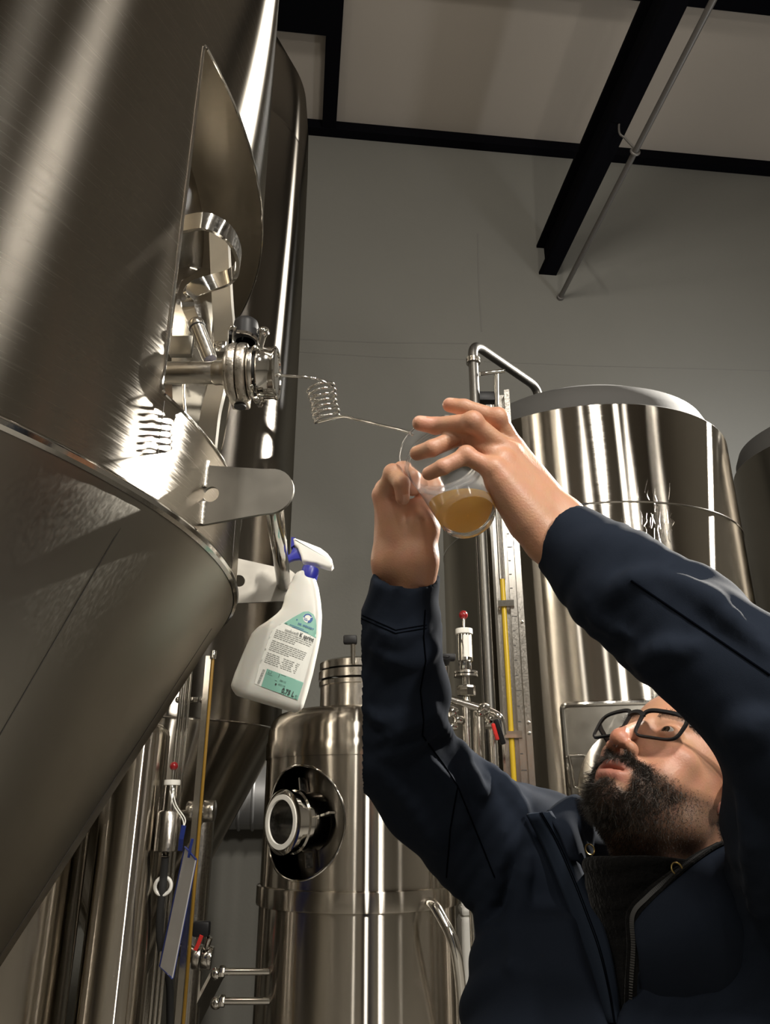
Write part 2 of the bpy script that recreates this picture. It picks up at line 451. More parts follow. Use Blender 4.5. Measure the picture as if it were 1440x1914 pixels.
# ---------- front fermenter -------------------------------------------------
FC = np.array([-1.26257, 1.21334]); FR = 1.0; ZR = 1.8825; FTOP = 4.6
RI = 0.872
fer = empty('fermenter', (FC[0], FC[1], 0), 'huge brushed steel conical fermenter filling the left foreground', 'tank')
PH0, PH1 = math.radians(-17.0), math.radians(52.0); ZO0, ZO1 = 2.040, 2.715
def in_poly(poly, x, y):
    c = False; k = len(poly)
    for i in range(k):
        x0, y0_ = poly[i]; x1, y1_ = poly[(i + 1) % k]
        if (y0_ > y) != (y1_ > y) and x < (x1 - x0) * (y - y0_) / (y1_ - y0_) + x0: c = not c
    return c
def rect_outline(p0, p1, z0, z1, rc_, n2=34, n1=24):
    def arc(c0, c1, a0): return [(c0 + rc_ * math.cos(a0 + PI / 2 * k / 4), c1 + rc_ * math.sin(a0 + PI / 2 * k / 4)) for k in range(5)]
    def seg(p, q, n): return [(p[0] + (q[0] - p[0]) * i / n, p[1] + (q[1] - p[1]) * i / n) for i in range(1, n)]
    c = [arc(p0 + rc_, z0 + rc_, PI), arc(p1 - rc_, z0 + rc_, 1.5 * PI), arc(p1 - rc_, z1 - rc_, 0), arc(p0 + rc_, z1 - rc_, PI / 2)]
    out = []
    for i in range(4): out += c[i] + seg(c[i][-1], c[(i + 1) % 4][0], n2 if i % 2 == 0 else n1)
    return out
def cut_shell(name, C, R, zs, outline, mat, parent, phi0=-PI, nphi=180):
    """upright cylinder with one opening; outline in (angle, height)"""
    phis = [phi0 + 2 * PI * i / nphi for i in range(nphi + 1)]
    ox = [q[0] for q in outline]; oz = [q[1] for q in outline]
    big = [((q[0] - (min(ox) + max(ox)) / 2) * 1.03 + (min(ox) + max(ox)) / 2, (q[1] - (min(oz) + max(oz)) / 2) * 1.03 + (min(oz) + max(oz)) / 2) for q in outline]
    pts = [Vector((p, z)) for z in zs for p in phis if not in_poly(big, p, z)]
    b = len(pts); n = len(outline); pts += [Vector(q) for q in outline]
    co, _, fa, *_ = delaunay_2d_cdt(pts, [(b + i, b + (i + 1) % n) for i in range(n)], [], 0, 1e-7)
    f = [tuple(g) for g in fa if not in_poly(outline, sum(co[i].x for i in g) / len(g), sum(co[i].y for i in g) / len(g))]
    return mk(name, [polar(C, p.x, R, p.y) for p in co], f, mat, parent, angle=180, normals=[(math.cos(p.x), math.sin(p.x), 0) for p in co])
opening = rect_outline(PH0, PH1, ZO0, ZO1, 0.012)
cut_shell('cladding', FC, FR, list(np.linspace(ZR + .004, ZO0 - .02, 5)) + list(np.linspace(ZO0 + .03, ZO1 - .03, 14)) + list(np.linspace(ZO1 + .02, FTOP, 22)), opening, M['steel_front'], fer)
# head of the tank above the frame
mk('tank_top', *lathe((FC[0], FC[1], FTOP), (0, 0, 1), [(1, 0), (.985, .08), (.93, .17), (.8, .26), (.5, .38), (.2, .43), (.001, .44)], 96), M['steel_front'], fer)
# bright folded edge round the opening
ep = [polar(FC, p, FR + 0.0005, z) for p, z in opening]
mk('opening_edge', *tube(ep, 0.0026, 8, closed=True), M['chrome'], fer)
# inner vessel and the plates that close the recess
mk('inner_vessel', *lathe((FC[0], FC[1], ZO0 - 0.05), (0, 0, 1), [(RI, 0), (RI, ZO1 - ZO0 + 0.1)], 128, a0=PH0 - 0.15, a1=PH1 + 0.15), M['steel_tank'], fer)
def sector(z, up):
    n = 40; v = []; f = []
    for i in range(n + 1):
        p = PH0 + (PH1 - PH0) * i / n
        for r in (RI - .01, FR - 0.001): v.append(polar(FC, p, r, z))
    for i in range(n): f.append((2 * i, 2 * i + 1, 2 * i + 3, 2 * i + 2) if up else (2 * i, 2 * i + 2, 2 * i + 3, 2 * i + 1))
    return v, f
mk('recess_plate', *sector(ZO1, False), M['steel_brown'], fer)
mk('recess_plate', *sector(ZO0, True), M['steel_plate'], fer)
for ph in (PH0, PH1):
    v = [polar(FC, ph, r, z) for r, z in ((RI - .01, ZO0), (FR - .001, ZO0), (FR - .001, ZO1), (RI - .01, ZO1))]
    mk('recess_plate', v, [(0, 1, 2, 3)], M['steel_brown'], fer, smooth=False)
# rolled rim where cylinder and cone meet, then the cone
mk('rolled_rim', *lathe((FC[0], FC[1], 0), (0, 0, 1), [(1.0, ZR + .006), (1.004, ZR + .003), (1.006, ZR - .002), (1.004, ZR - .007), (.998, ZR - .010)], 180), M['chrome'], fer)
CH = 1.88
def cone_r(z): return max(0.085, (z - (ZR - CH)) / CH)
zz = [ZR - .008, ZR - .02] + list(np.linspace(ZR - .06, 0.32, 16))
mk('cone', *lathe((FC[0], FC[1], 0), (0, 0, 1), [(.997, ZR - .008), (.992, ZR - .02)] + [(cone_r(z), z) for z in zz[2:]] + [(.05, .30), (.05, .22)], 160), M['steel_cone'], fer)
def cone_seam(p0, z0, p1, z1, w=0.0006, mat='seam'):
    pts = []
    for k in range(9):
        t = k / 8; ph = p0 + (p1 - p0) * t; z = z0 + (z1 - z0) * t
        pts.append(polar(FC, ph, cone_r(z) + 0.0004, z))
    return tube(pts, w, 6)
mk('cone_seam', *cone_seam(math.radians(-18), ZR - .03, math.radians(-18), 0.5), M['seam'], fer)
mk('cone_seam', *cone_seam(math.radians(9), ZR - .07, math.radians(9), 0.5), M['seam'], fer)
# vertical cladding seam below the opening corner
mk('cladding_seam', *tube([polar(FC, math.radians(-16.5), 1.0006, z) for z in (ZO0 - .01, 1.96, ZR + .012)], 0.0005, 6), M['seam'], fer)
mk('cladding_seam', *tube([polar(FC, math.radians(3), 1.0006, z) for z in (ZO0 - .005, 1.96, ZR + .012)], 0.0005, 6), M['seam'], fer)
for dg in (140, 205, 262): leg(FC, math.radians(dg), 0.72, 0, 1.25 + .1, 0.045, M['satin'], fer)
mk('outlet_pipe', *tube(round_path([(FC[0], FC[1], .24), (FC[0], FC[1], .12), (FC[0] - .5, FC[1] - .2, .12)], .08), .03, 16), M['satin'], fer)

# manway in the recess: collar, door, clamp arm
mphi = math.radians(15); mz = 2.36; mdir = np.array([math.cos(mphi), math.sin(mphi), 0])
mc = polar(FC, mphi, RI - .04, mz)
man = mk('manway_collar', *lathe(mc, mdir, [(.245, 0), (.245, .075), (.25, .08), (.25, .09), (.235, .092)], 72), M['chrome'], fer)
mk('manway_door', *lathe(mc + mdir * .09, mdir, [(.243, 0), (.243, .008), (.225, .014), (.15, .030), (.06, .038), (.001, .04)], 72), M['steel_tank'], fer)
mk('door_gasket', *torus(mc + mdir * .09, mdir, .2445, .006, 72, 8), M['rubber'], fer)

# ---------- plain tank builder ------------------------------------------------
def tank(C, R, z_bot, z_top, mat, label, cone_h=None, dome=0.16, dome_mat=None, dome_in=0.94, legs=4, leg_r=0.04, leg_ph=0.4, bands=(), group=None, cone_mat=None, leg_in=.82, leg_top=.1):
    o = empty('fermentation_tank', (C[0], C[1], 0), label, 'tank', group)
    mk('shell', *lathe((C[0], C[1], 0), (0, 0, 1), [(R, z) for z in np.linspace(z_bot, z_top, 10)], 120), mat, o)
    mk('tank_top', *lathe((C[0], C[1], z_top), (0, 0, 1), [(R, 0), (R * .995, .006), (R * dome_in, .012 if dome_in < .99 else .02), (R * dome_in * .99, dome * .30), (R * dome_in * .95, dome * .55), (R * .72, dome * .85), (R * .3, dome * .98), (.001, dome)], 96), dome_mat or mat, o)
    if cone_h:
        mk('cone', *lathe((C[0], C[1], 0), (0, 0, 1), [(R, z_bot), (R * .99, z_bot - .02), (R * .12, z_bot - cone_h), (R * .12, z_bot - cone_h - .1)], 96), cone_mat or mat, o)
    else:
        mk('tank_bottom', *lathe((C[0], C[1], 0), (0, 0, 1), [(R, z_bot), (R * .9, z_bot - .06), (R * .5, z_bot - .11), (.001, z_bot - .12)], 96), mat, o)
    for i in range(legs):
        leg(C, leg_ph + 2 * PI * i / legs, R * leg_in, 0, z_bot - (leg_top if cone_h else -.02), leg_r, M['satin'], o)
    for z in bands:
        mk('weld_seam', *torus((C[0], C[1], z), (0, 0, 1), R + .0005, .004, 120, 6), M['chrome'], o)
    return o
def az(px, py):
    r = ray(px, py); return math.atan2(r[0], r[1])
def place(a_edge, R, D, side):
    """centre of an upright cylinder of radius R at distance D with one outline at azimuth a_edge (side=+1: its left outline)"""
    c = a_edge + side * math.asin(R / D); return np.array([math.sin(c) * D, math.cos(c) * D])
def z_at(px, py, dist):
    r = ray(px, py); return CAM[2] + r[2] / math.hypot(r[0], r[1]) * dist

# tank in the back left, dark
C2 = place(az(560, 650), 0.5, 3.2, -1)
zs2 = z_at(450, 1347, 2.75)
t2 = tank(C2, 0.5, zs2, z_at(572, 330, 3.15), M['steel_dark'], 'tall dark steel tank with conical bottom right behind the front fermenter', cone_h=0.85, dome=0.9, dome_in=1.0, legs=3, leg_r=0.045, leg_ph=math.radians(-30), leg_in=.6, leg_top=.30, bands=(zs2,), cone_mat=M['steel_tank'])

# big tank on the right
R3 = 0.70; h3 = (az(1386, 977) - az(829, 1014)) / 2; m3 = (az(1386, 977) + az(829, 1014)) / 2
D3 = R3 / math.sin(h3); C3 = np.array([math.sin(m3), math.cos(m3)]) * D3
d3 = D3 - R3
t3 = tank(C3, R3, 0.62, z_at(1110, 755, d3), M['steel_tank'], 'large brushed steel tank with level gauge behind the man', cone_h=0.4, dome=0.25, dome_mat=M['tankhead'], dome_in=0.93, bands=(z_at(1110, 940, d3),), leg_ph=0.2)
# far right tank
C4 = place(az(1372, 900), 0.6, 4.9, 1)
zt4 = z_at(1430, 835, 4.4)
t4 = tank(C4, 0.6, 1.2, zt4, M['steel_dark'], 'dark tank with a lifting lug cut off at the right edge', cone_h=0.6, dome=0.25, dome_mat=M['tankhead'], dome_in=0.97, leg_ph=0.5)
# tanks low on the left, behind the cone
C6 = place(az(150, 1700), 0.3, 2.62, -1)
t6 = tank(C6, 0.3, 0.4, z_at(155, 1545, 2.45), M['steel_tank'], 'pale steel tank in the bottom left corner under the cone', dome=0.05, leg_ph=0.5)
cc7 = -math.radians(17.05); C7 = np.array([math.sin(cc7), math.cos(cc7)]) * 2.5
t7 = tank(C7, 0.0875, 0.25, z_at(310, 1385, 2.42), M['steel_tank'], 'narrow upright steel column with rounded top under the cone', dome=0.06, dome_in=1.0, legs=3, leg_r=0.015)
# ================================================================== fittings of the front fermenter
def on_y(px, py, y):
    r = ray(px, py); return CAM + r * (y / r[1])
def on_fer(px, py, R=1.0):
    d = ray(px, py); a = d[0] ** 2 + d[1] ** 2; b = -2 * (d[0] * FC[0] + d[1] * FC[1]); c = FC @ FC - R * R
    D = max(0, b * b - 4 * a * c); return CAM + d * ((-b - math.sqrt(D)) / 2 / a)
def proj(p):
    q = np.asarray(p) - CAM; d = q[1] * CP + q[2] * SP
    return np.array([W / 2 + FPX * q[0] / d, H / 2 - FPX * (-q[1] * SP + q[2] * CP) / d])
# curved clamp handle and swing arm of the manway
hp_ = [(338, 420, 1.22), (385, 414, 1.21), (425, 435, 1.22), (444, 468, 1.26), (445, 498, 1.30), (428, 518, 1.32), (395, 529, 1.32), (364, 540, 1.30), (351, 558, 1.285), (354, 580, 1.28), (367, 606, 1.27)]
hpath = smooth_path([P(*q) for q in hp_], 6)
nh = len(hpath); wv = [0.029 - 0.012 * max(0, (i / nh - .55) / .45) for i in range(nh)]
mk('clamp_handle', *ribbon(hpath, np.array([0.05, -0.1, 1.0]), wv, 0.006), M['chrome'], fer, angle=50, label='curved polished flat-bar handle')
sl0, sl1 = P(364, 600, 1.27), P(393, 672, 1.245)
sv = MB(); dv = nrm(sl1 - sl0); Ls = np.linalg.norm(sl1 - sl0)
sv.add(lathe(sl0, dv, [(.006, .003), (.0105, 0), (.0135, .004), (.0135, .012), (.0122, .014), (.0122, Ls - .004), (.011, Ls), (.001, Ls)], 28))
mk('clamp_sleeve', sv.v, sv.f, M['satin'], fer)
mk('sleeve_ring', *torus(sl0 + dv * .0135, dv, .0125, .0016, 28, 6), M['rubber'], fer)
armp = smooth_path([P(410, 430, 1.43), P(413, 500, 1.40), (P(417, 575, 1.37)), P(420, 640, 1.33), P(407, 720, 1.30), P(394, 775, 1.295), P(385, 850, 1.30)], 6)
mk('swing_arm', *ribbon(armp, np.array([1.0, -0.45, 0.1]), [.040] * 20 + [.036] * 17, 0.008), M['steel_plate'], fer, angle=50)
mk('arm_block', *obox(P(413, 654, 1.32), (.0115, 0, 0), (0, .012, 0), (0, 0, .011), .002), M['chrome'], fer)
mk('arm_block', *obox(P(340, 648, 1.30), (.019, 0, 0), (0, .006, 0), (0, 0, .019), .002), M['steel_plate'], fer)
mk('pull_rod', *tube([P(344, 700, 1.30), P(343, 735, 1.30), P(346, 772, 1.30)], .0025, 8), M['satin'], fer)

# sampling pipe
VD = 1.20; mpx = VD / FPX
def V(px, py): return P(px, py, VD)
X1 = np.array([1.0, 0, 0])
mk('sampling_pipe', *MB().add(cyl(V(290, 697), V(428, 697), 21 * mpx, n=32)).add(lathe(V(398, 697), X1, [(.0175, 0), (.0195, .004), (.019, .012), (.022, .022), (.028, .028)], 32)).__dict__.values(), M['satin'], fer)

# ---------- sampling valve -----------------------------------------------------
val = empty('butterfly_valve', V(455, 760), 'steel butterfly sampling valve with black knob on the front fermenter', 'valve')
c0 = V(431, 698)
def disc(x0, x1, r, bev=.002, mat='satin', name='valve_body', cy=698, n=40):
    return mk(name, *cyl(V(x0, cy), V(x1, cy), r * mpx, n=n, bev=bev), M[mat], val)
disc(424, 433, 44, .003, 'cast', 'body_flange')
disc(432, 447.5, 57, .003, 'cast', 'body_half')
disc(448.3, 465, 57, .003, 'cast', 'body_half')
bb = MB().add(obox(V(449, 748), (17 * mpx, 0, 0), (0, .016, 0), (0, 0, 11 * mpx), .003))
mk('lower_boss', bb.v, bb.f, M['cast'], val)
mk('boss_bore', *cyl(P(450, 752, VD) + np.array([0, -.002, -.010]), P(450, 752, VD) + np.array([0, -.002, -.0045]), .0095, n=20), M['rubber'], val)
disc(466, 479, 50, .004, 'satin', 'clamp_ring')
disc(478, 484, 45, .001, 'rubber', 'clamp_gasket')
mk('end_cap', *lathe(V(483.5, 698), X1, [(.001, 0), (.040, 0), (.0415, .002), (.0405, .006), (.0405, .024), (.0418, .026), (.0418, .0285), (.0395, .0305), (.034, .0305), (.033, .0285), (.001, .0285)], 48), M['chrome'], val)
mk('cap_nipple', *cyl(V(517, 701), V(524, 701), .0032, n=12, bev=.0008), M['chrome'], val)
# black knob with spring clip
kb = V(459, 640); kup = nrm(np.array([-.03, 0, 1.0]))
mk('knob', *lathe(kb, kup, [(.015, 0), (.0195, .004), (.0195, .030), (.0185, .036), (.015, .0395), (.001, .0405)], 40), M['black'], val)
mk('knob_clip', *MB().add(ribbon(round_path([V(436, 668) + (0, -.03, 0), V(436, 636) + (0, -.025, 0), V(440, 629) + (0, -.022, 0), V(446, 629) + (0, -.02, 0)], .004), X1 * .3 + np.array([0, 1.0, 0]), .010, .0016)).add(ribbon(round_path([V(447, 634) + (0, -.021, 0), V(470, 636) + (0, -.020, 0), V(484, 644) + (0, -.016, 0), V(486, 655) + (0, -.014, 0)], .006), np.array([0, .3, 1.0]), .006, .0016)).__dict__.values(), M['chrome'], val)
wn = V(492, 621)
wb_ = MB().add(sphere(wn, .0088, 20, 12)).add(cyl(V(483, 656), wn, .0055, .0068, 14)).add(torus(wn, (0, 1, 0), .009, .0016, 24, 6))
mk('wing_nut', wb_.v, wb_.f, M['chrome'], val)
for px, py, r in ((476, 650, 6.5), (482, 664, 4.5), (478, 745, 6.0), (470, 708, 4.0), (484, 738, 3.5), (470, 720, 3.2)):
    q = P(px, py, VD - .035); mk('clamp_bolt', *cyl(q, q + np.array([.004, .02, 0]), r * mpx, n=6, bev=.0008), M['chrome'], val)

# ---------- sampling coil ------------------------------------------------------
cl = [P(519, 702, 1.20), P(560, 704, 1.20), P(595, 709, 1.20)]
ca0, ca1 = P(600, 722, 1.245), P(612, 786, 1.235)
turns = 6.6; rad = 25.5 * mpx; axc = nrm(ca1 - ca0)
ex = nrm(X1 - axc * np.dot(X1, axc)); ey = np.cross(axc, ex)
hel = []
nt_ = int(turns * 22)
for i in range(nt_ + 1):
    t = i / nt_; a = -0.5 + 2 * PI * turns * t
    r_ = rad * (1.0 + .05 * math.sin(3 * t * PI)) * (1 - .04 * t)
    hel.append(ca0 + (ca1 - ca0) * t + (ex * math.cos(a) + ey * math.sin(a) * 1.0) * r_)
tail = smooth_path([hel[-1], P(640, 779, 1.18), P(665, 784, 1.15), P(700, 792, 1.08), P(757, 806, .96), P(772, 812, .935)], 6)
path = smooth_path(cl + [hel[0]], 6)[:-1] + hel + tail[1:]
co_ = mk('sampling_coil', *tube(path, .0021, 8), M['chrome'], angle=180)
tag(co_, 'thin coiled steel sampling tube leading from the valve into the cup', 'tube')

# ---------- lug plates and hanging bar -------------------------------------------
lw = on_fer(382, 926); ph1 = math.atan2(lw[1] - FC[1], lw[0] - FC[0]); lz = lw[2]
def lug(phi, parent):
    d = np.array([math.cos(phi), math.sin(phi), 0]); o = polar(FC, phi, .998, lz)
    out = [(0, -.049), (0, .049)] + [(.09, .037)] + [(.105 + .036 * math.cos(a), .036 * math.sin(a)) for a in np.linspace(PI * .45, -PI * .45, 13)] + [(.09, -.037)]
    out = out[::-1]
    hole = [(.0135 + .0125 * math.cos(2 * PI * k / 24), .0125 * math.sin(2 * PI * k / 24)) for k in range(24)]
    t = np.cross(np.array([0, 0, 1.0]), d)
    pl = mk('lug_plate', *plate_with_hole(out, hole, o, d, np.array([0, 0, 1.0]), t, .006), M['steel_plate'], fer, angle=30)
    for z0, z1 in ((-.048, -.012), (.012, .055)):
        n = 9
        pth = [o + d * .003 + np.array([0, 0, z0 + (z1 - z0) * i / n]) - t * .004 for i in range(n + 1)]
        mk('weld_bead', *tube(pth, [.0032 + .001 * (i % 2) for i in range(n + 1)], 8), M['weld'], pl)
    return o + d * .108
e1 = lug(ph1, fer)
best = min((abs(proj(polar(FC, p, 1.106, lz))[0] - 531) + (0 if p > ph1 + .2 else 999), p) for p in np.linspace(ph1 + .05, ph1 + 1.2, 400))
ph2 = best[1]
e2_ = lug(ph2, fer)
bd = nrm(e2_ - e1)
mk('hanging_bar', *cyl(e1 + bd * .003, e2_ - bd * .003, .0145, n=28, bev=.002), M['chrome'], fer)

# ---------- spray bottle on the bar ------------------------------------------------
s_ = (on_y(531, 1060, 1)[0]); 
tbar = min(np.linspace(0, 1, 200), key=lambda t: abs(proj(e1 + (e2_ - e1) * t)[1] - 1062)); barp = e1 + (e2_ - e1) * tbar
YB_ = barp[1] - 0.006
bot = empty('spray_bottle', on_y(497, 1320, YB_), 'white translucent spray bottle with green label and blue collar hanging on the bar', 'bottle')
M['hdpe'] = plain('translucent_plastic', (0.60, 0.595, 0.55), 0.38, sss=0.25)
M['pp_white'] = plain('trigger_plastic', (0.80, 0.79, 0.75), 0.35)
M['pp_blue'] = plain('blue_plastic', (0.018, 0.022, 0.26), 0.35)
M['paper'] = plain('label_paper', (0.72, 0.73, 0.68), 0.5)
M['green'] = plain('label_green', (0.20, 0.42, 0.34), 0.5)
M['ink'] = plain('label_ink', (0.03, 0.035, 0.035), 0.6)
M['ink_grey'] = plain('label_ink_grey', (0.33, 0.34, 0.32), 0.6)
M['ink_blue'] = plain('label_ink_blue', (0.03, 0.10, 0.30), 0.6)
bb0 = on_y(497, 1316, YB_); bb1 = on_y(578, 1070, YB_)
bz = nrm(bb1 - bb0); by = np.array([0, 1.0, 0]); bx = nrm(np.cross(by, bz)); 
def bl(px, py):
    q = on_y(px, py, YB_) - bb0; return np.dot(q, bx), np.dot(q, bz)
Lp = [(436, 1296), (433, 1284), (440, 1262), (455, 1225), (472, 1186), (484, 1174), (500, 1164), (518, 1150), (527, 1140), (531, 1128), (533, 1116), (538, 1106), (540, 1097), (546, 1087), (549, 1078), (556, 1070), (562, 1068)]
Rp = [(558, 1333), (566, 1322), (574, 1297), (585, 1257), (594, 1216), (600, 1186), (602, 1150), (600, 1125), (596, 1100), (591, 1084), (590, 1078)]
Ll = sorted([bl(*q)[::-1] for q in Lp]); Rl = sorted([bl(*q)[::-1] for q in Rp])
Ls_ = np.array(Ll); Rs_ = np.array(Rl)
smin = min(Ls_[0, 0], Rs_[0, 0]); smax = bl(577, 1072)[1]
def bsec(s):
    l = np.interp(s, Ls_[:, 0], Ls_[:, 1]); r = np.interp(s, Rs_[:, 0], Rs_[:, 1])
    t = (s - smin) / (smax - smin)
    dep = np.interp(t, [0, .03, .08, .5, .75, .93, 1], [.020, .026, .029, .029, .024, .018, .0145])
    e = np.interp(t, [0, .8, 1], [4.2, 3.2, 2.2])
    return l, r, dep, e
def sup(a, e): return math.copysign(abs(a) ** (2 / e), a)
v = []; f = []; ns = 60; na = 48
svals = [smin + (smax - smin) * k / (ns - 1) for k in range(ns)]
for k, s in enumerate(svals):
    l, r, dep, e = bsec(s)
    sh = 1.0
    if k < 3: sh = (.90, .965, .99)[k]
    for i in range(na):
        a = 2 * PI * i / na
        v.append(bb0 + bz * s + bx * ((l + r) / 2 + (r - l) / 2 * sh * sup(math.cos(a), e)) + by * dep * sh * sup(math.sin(a), e))
for k in range(ns - 1):
    for i in range(na):
        j = (i + 1) % na; f.append((k * na + i, k * na + j, (k + 1) * na + j, (k + 1) * na + i))
f.append(tuple(range(na - 1, -1, -1))); f.append(tuple((ns - 1) * na + i for i in range(na)))
mk('bottle_body', v, f, M['hdpe'], bot, angle=60)
def front(x, s, off):
    l, r, dep, e = bsec(s); h = (r - l) / 2; q = min(.995, abs((x - (l + r) / 2) / h))
    return bb0 + bz * s + bx * x - by * (dep * (1 - q ** e) ** (1 / e) + off)
def L7(x, y): return 420 + x / 7.2, 1120 + y / 7.2          # places on the label
def patch(poly, off, name, mat, parent):
    pl = [bl(*L7(*q)) for q in poly]; n = len(pl)
    dense = []
    for i in range(n):
        a_, b_ = np.array(pl[i]), np.array(pl[(i + 1) % n]); m = max(1, int(np.linalg.norm(b_ - a_) / .004))
        dense += [tuple(a_ + (b_ - a_) * k / m) for k in range(m)]
    n = len(dense); xs = [q[0] for q in dense]; ys = [q[1] for q in dense]
    def ins(x, y):
        c = False
        for i in range(n):
            x0, y0 = dense[i]; x1, y1 = dense[(i + 1) % n]
            if (y0 > y) != (y1 > y) and x < (x1 - x0) * (y - y0) / (y1 - y0) + x0: c = not c
        return c
    pts = [Vector(q) for q in dense]
    gx = np.arange(min(xs), max(xs), .004); gy = np.arange(min(ys), max(ys), .004)
    pts += [Vector((x, y)) for x in gx for y in gy if ins(x, y)]
    co, _, fa, *_ = delaunay_2d_cdt(pts, [(i, (i + 1) % n) for i in range(n)], [], 0, 1e-7)
    tri = [tuple(g) for g in fa if ins(sum(co[i].x for i in g) / len(g), sum(co[i].y for i in g) / len(g))]
    return mk(name, [front(p.x, p.y, off) for p in co], tri, mat, parent, angle=180)
lab = patch([(790, 372), (735, 410), (680, 465), (640, 540), (500, 925), (438, 1170), (520, 1207), (1003, 1388), (1080, 1150), (1150, 900), (1215, 665), (1248, 555), (1254, 400), (1245, 320), (1215, 250), (1155, 207), (1080, 212), (930, 298)], .0007, 'label', M['paper'], bot)
patch([(822, 372), (930, 300), (1080, 214), (1152, 208), (1215, 250), (1245, 320), (1252, 400), (1243, 556)], .0011, 'label_panel', M['green'], lab)
patch([(603, 975), (1080, 1150), (1003, 1386), (525, 1208)], .0011, 'label_panel', M['green'], lab)
# print: everything is set in label pixels, text direction falls about 21 degrees to the right
ta = math.radians(20.4); tx = np.array([math.cos(ta), math.sin(ta)]); ty = np.array([math.sin(ta), -math.cos(ta)])
def text(body, at, size, mat, parent, bold=False, name='lettering', rot=0.0, xs=1.0):
    cu = bpy.data.curves.new(name, 'FONT'); cu.body = body; cu.size = 1.0; cu.resolution_u = 2
    if bold: cu.offset = 0.025
    ob = bpy.data.objects.new(name, cu); COL.objects.link(ob)
    dg = bpy.context.evaluated_depsgraph_get(); me0 = bpy.data.meshes.new_from_object(ob.evaluated_get(dg))
    vs = []
    cr_, sr_ = math.cos(rot), math.sin(rot)
    for q in me0.vertices:
        x, y = q.co.x * size * xs, q.co.y * size; x, y = x * cr_ - y * sr_, x * sr_ + y * cr_
        p = np.array(at) + tx * x + ty * y
        vs.append(front(*bl(*L7(*p)), .0026))
    fs = [tuple(p.vertices) for p in me0.polygons]
    bpy.data.objects.remove(ob); bpy.data.meshes.remove(me0); bpy.data.curves.remove(cu)
    return mk(name, vs, fs, mat, parent, smooth=False)
text('neoform\u00ae', (836, 476), 64, M['ink'], lab, xs=.70)
text('K sprint', (1026, 545), 78, M['ink'], lab, True, xs=.76)
text('0,75 L', (790, 1284), 92, M['ink'], lab, True, xs=.76)
text('\u212e', (968, 1340), 54, M['ink'], lab)
text('DR. WEIGERT', (1008, 385), 36, M['ink_blue'], lab, True)
text('780132', (768, 1135), 30, M['ink'], lab)
text('2025.04', (750, 1185), 30, M['ink'], lab)
def bars(rows, mat, name):
    mb = MB()
    for at, w, h in rows:
        c = [np.array(at), np.array(at) + tx * w, np.array(at) + tx * w + ty * h, np.array(at) + ty * h]
        n = max(1, int(w / 40)); vs = []
        for k in range(n + 1):
            for q0, q1 in ((c[0], c[1]), (c[3], c[2])): vs.append(front(*bl(*L7(*(q0 + (q1 - q0) * k / n))), .0015))
        mb.add((vs, [(2 * k, 2 * k + 2, 2 * k + 3, 2 * k + 1) for k in range(n)]))
    o = mb.build(name, mat, lab, smooth=False); o['kind'] = 'stuff'; return o
rows = []
rr = random.Random(3)
for i in range(19):
    st = np.array([725, 460]) + np.array([-9.0 * i, 23.5 * i]); wid = 500 - 3 * i
    if i in (5, 12): continue
    x = 0; end = wid * (1 if i not in (4, 11, 3) else .6)
    if i >= 13: end = wid * .98
    while x < end:
        w = rr.uniform(14, 60)
        if i >= 13 and (170 < x < 215 or 360 < x < 400): x += 25; continue
        rows.append((st + tx * x, min(w, end - x), 9)); x += w + 7
bars(rows, M['ink_grey'], 'small_print')
bk = []
for i in range(26):
    st = np.array([548, 985]) + np.array([-82, 195]) * (i / 26)
    if i % 9 == 8: continue
    bk.append((st, 34, rr.choice([3, 5, 6])))
bars(bk, M['ink_grey'], 'barcode')
bars([(np.array([620, 1030]), 40, 3), (np.array([620, 1030]), 3, 34), (np.array([606, 1045]), 70, 3), (np.array([655, 1040]), 3, 34), (np.array([752, 1090]), 6, 50), (np.array([705, 1190]), 20, 26), (np.array([705, 1130]), 30, 4), (np.array([790, 1055]), 70, 4)], M['ink'], 'symbols')
def ring(c, r0, r1, a0, a1, mat, name, n=24, off=.0016):
    vs = []
    for k in range(n + 1):
        a = a0 + (a1 - a0) * k / n
        for r in (r0, r1):
            p = np.array(c) + tx * r * math.cos(a) + ty * r * math.sin(a); vs.append(front(*bl(*L7(*p)), off))
    return mk(name, vs, [(2 * k, 2 * k + 2, 2 * k + 3, 2 * k + 1) for k in range(n)], mat, lab, smooth=False)
ring((1138, 300), .1, 62, 0, 2 * PI, M['paper'], 'emblem', off=.0014)
ring((1138, 300), 42, 60, math.radians(40), math.radians(190), M['ink_blue'], 'emblem_arc')
ring((1146, 306), 26, 58, math.radians(-80), math.radians(38), M['ink_blue'], 'emblem_arc')
bars([(np.array([1088, 300]), 46, 7), (np.array([1084, 314]), 56, 7), (np.array([1090, 328]), 44, 7), (np.array([900, 390]), 200, 6), (np.array([930, 420]), 230, 6), (np.array([985, 330]), 16, 18)], M['ink_blue'], 'emblem_print')
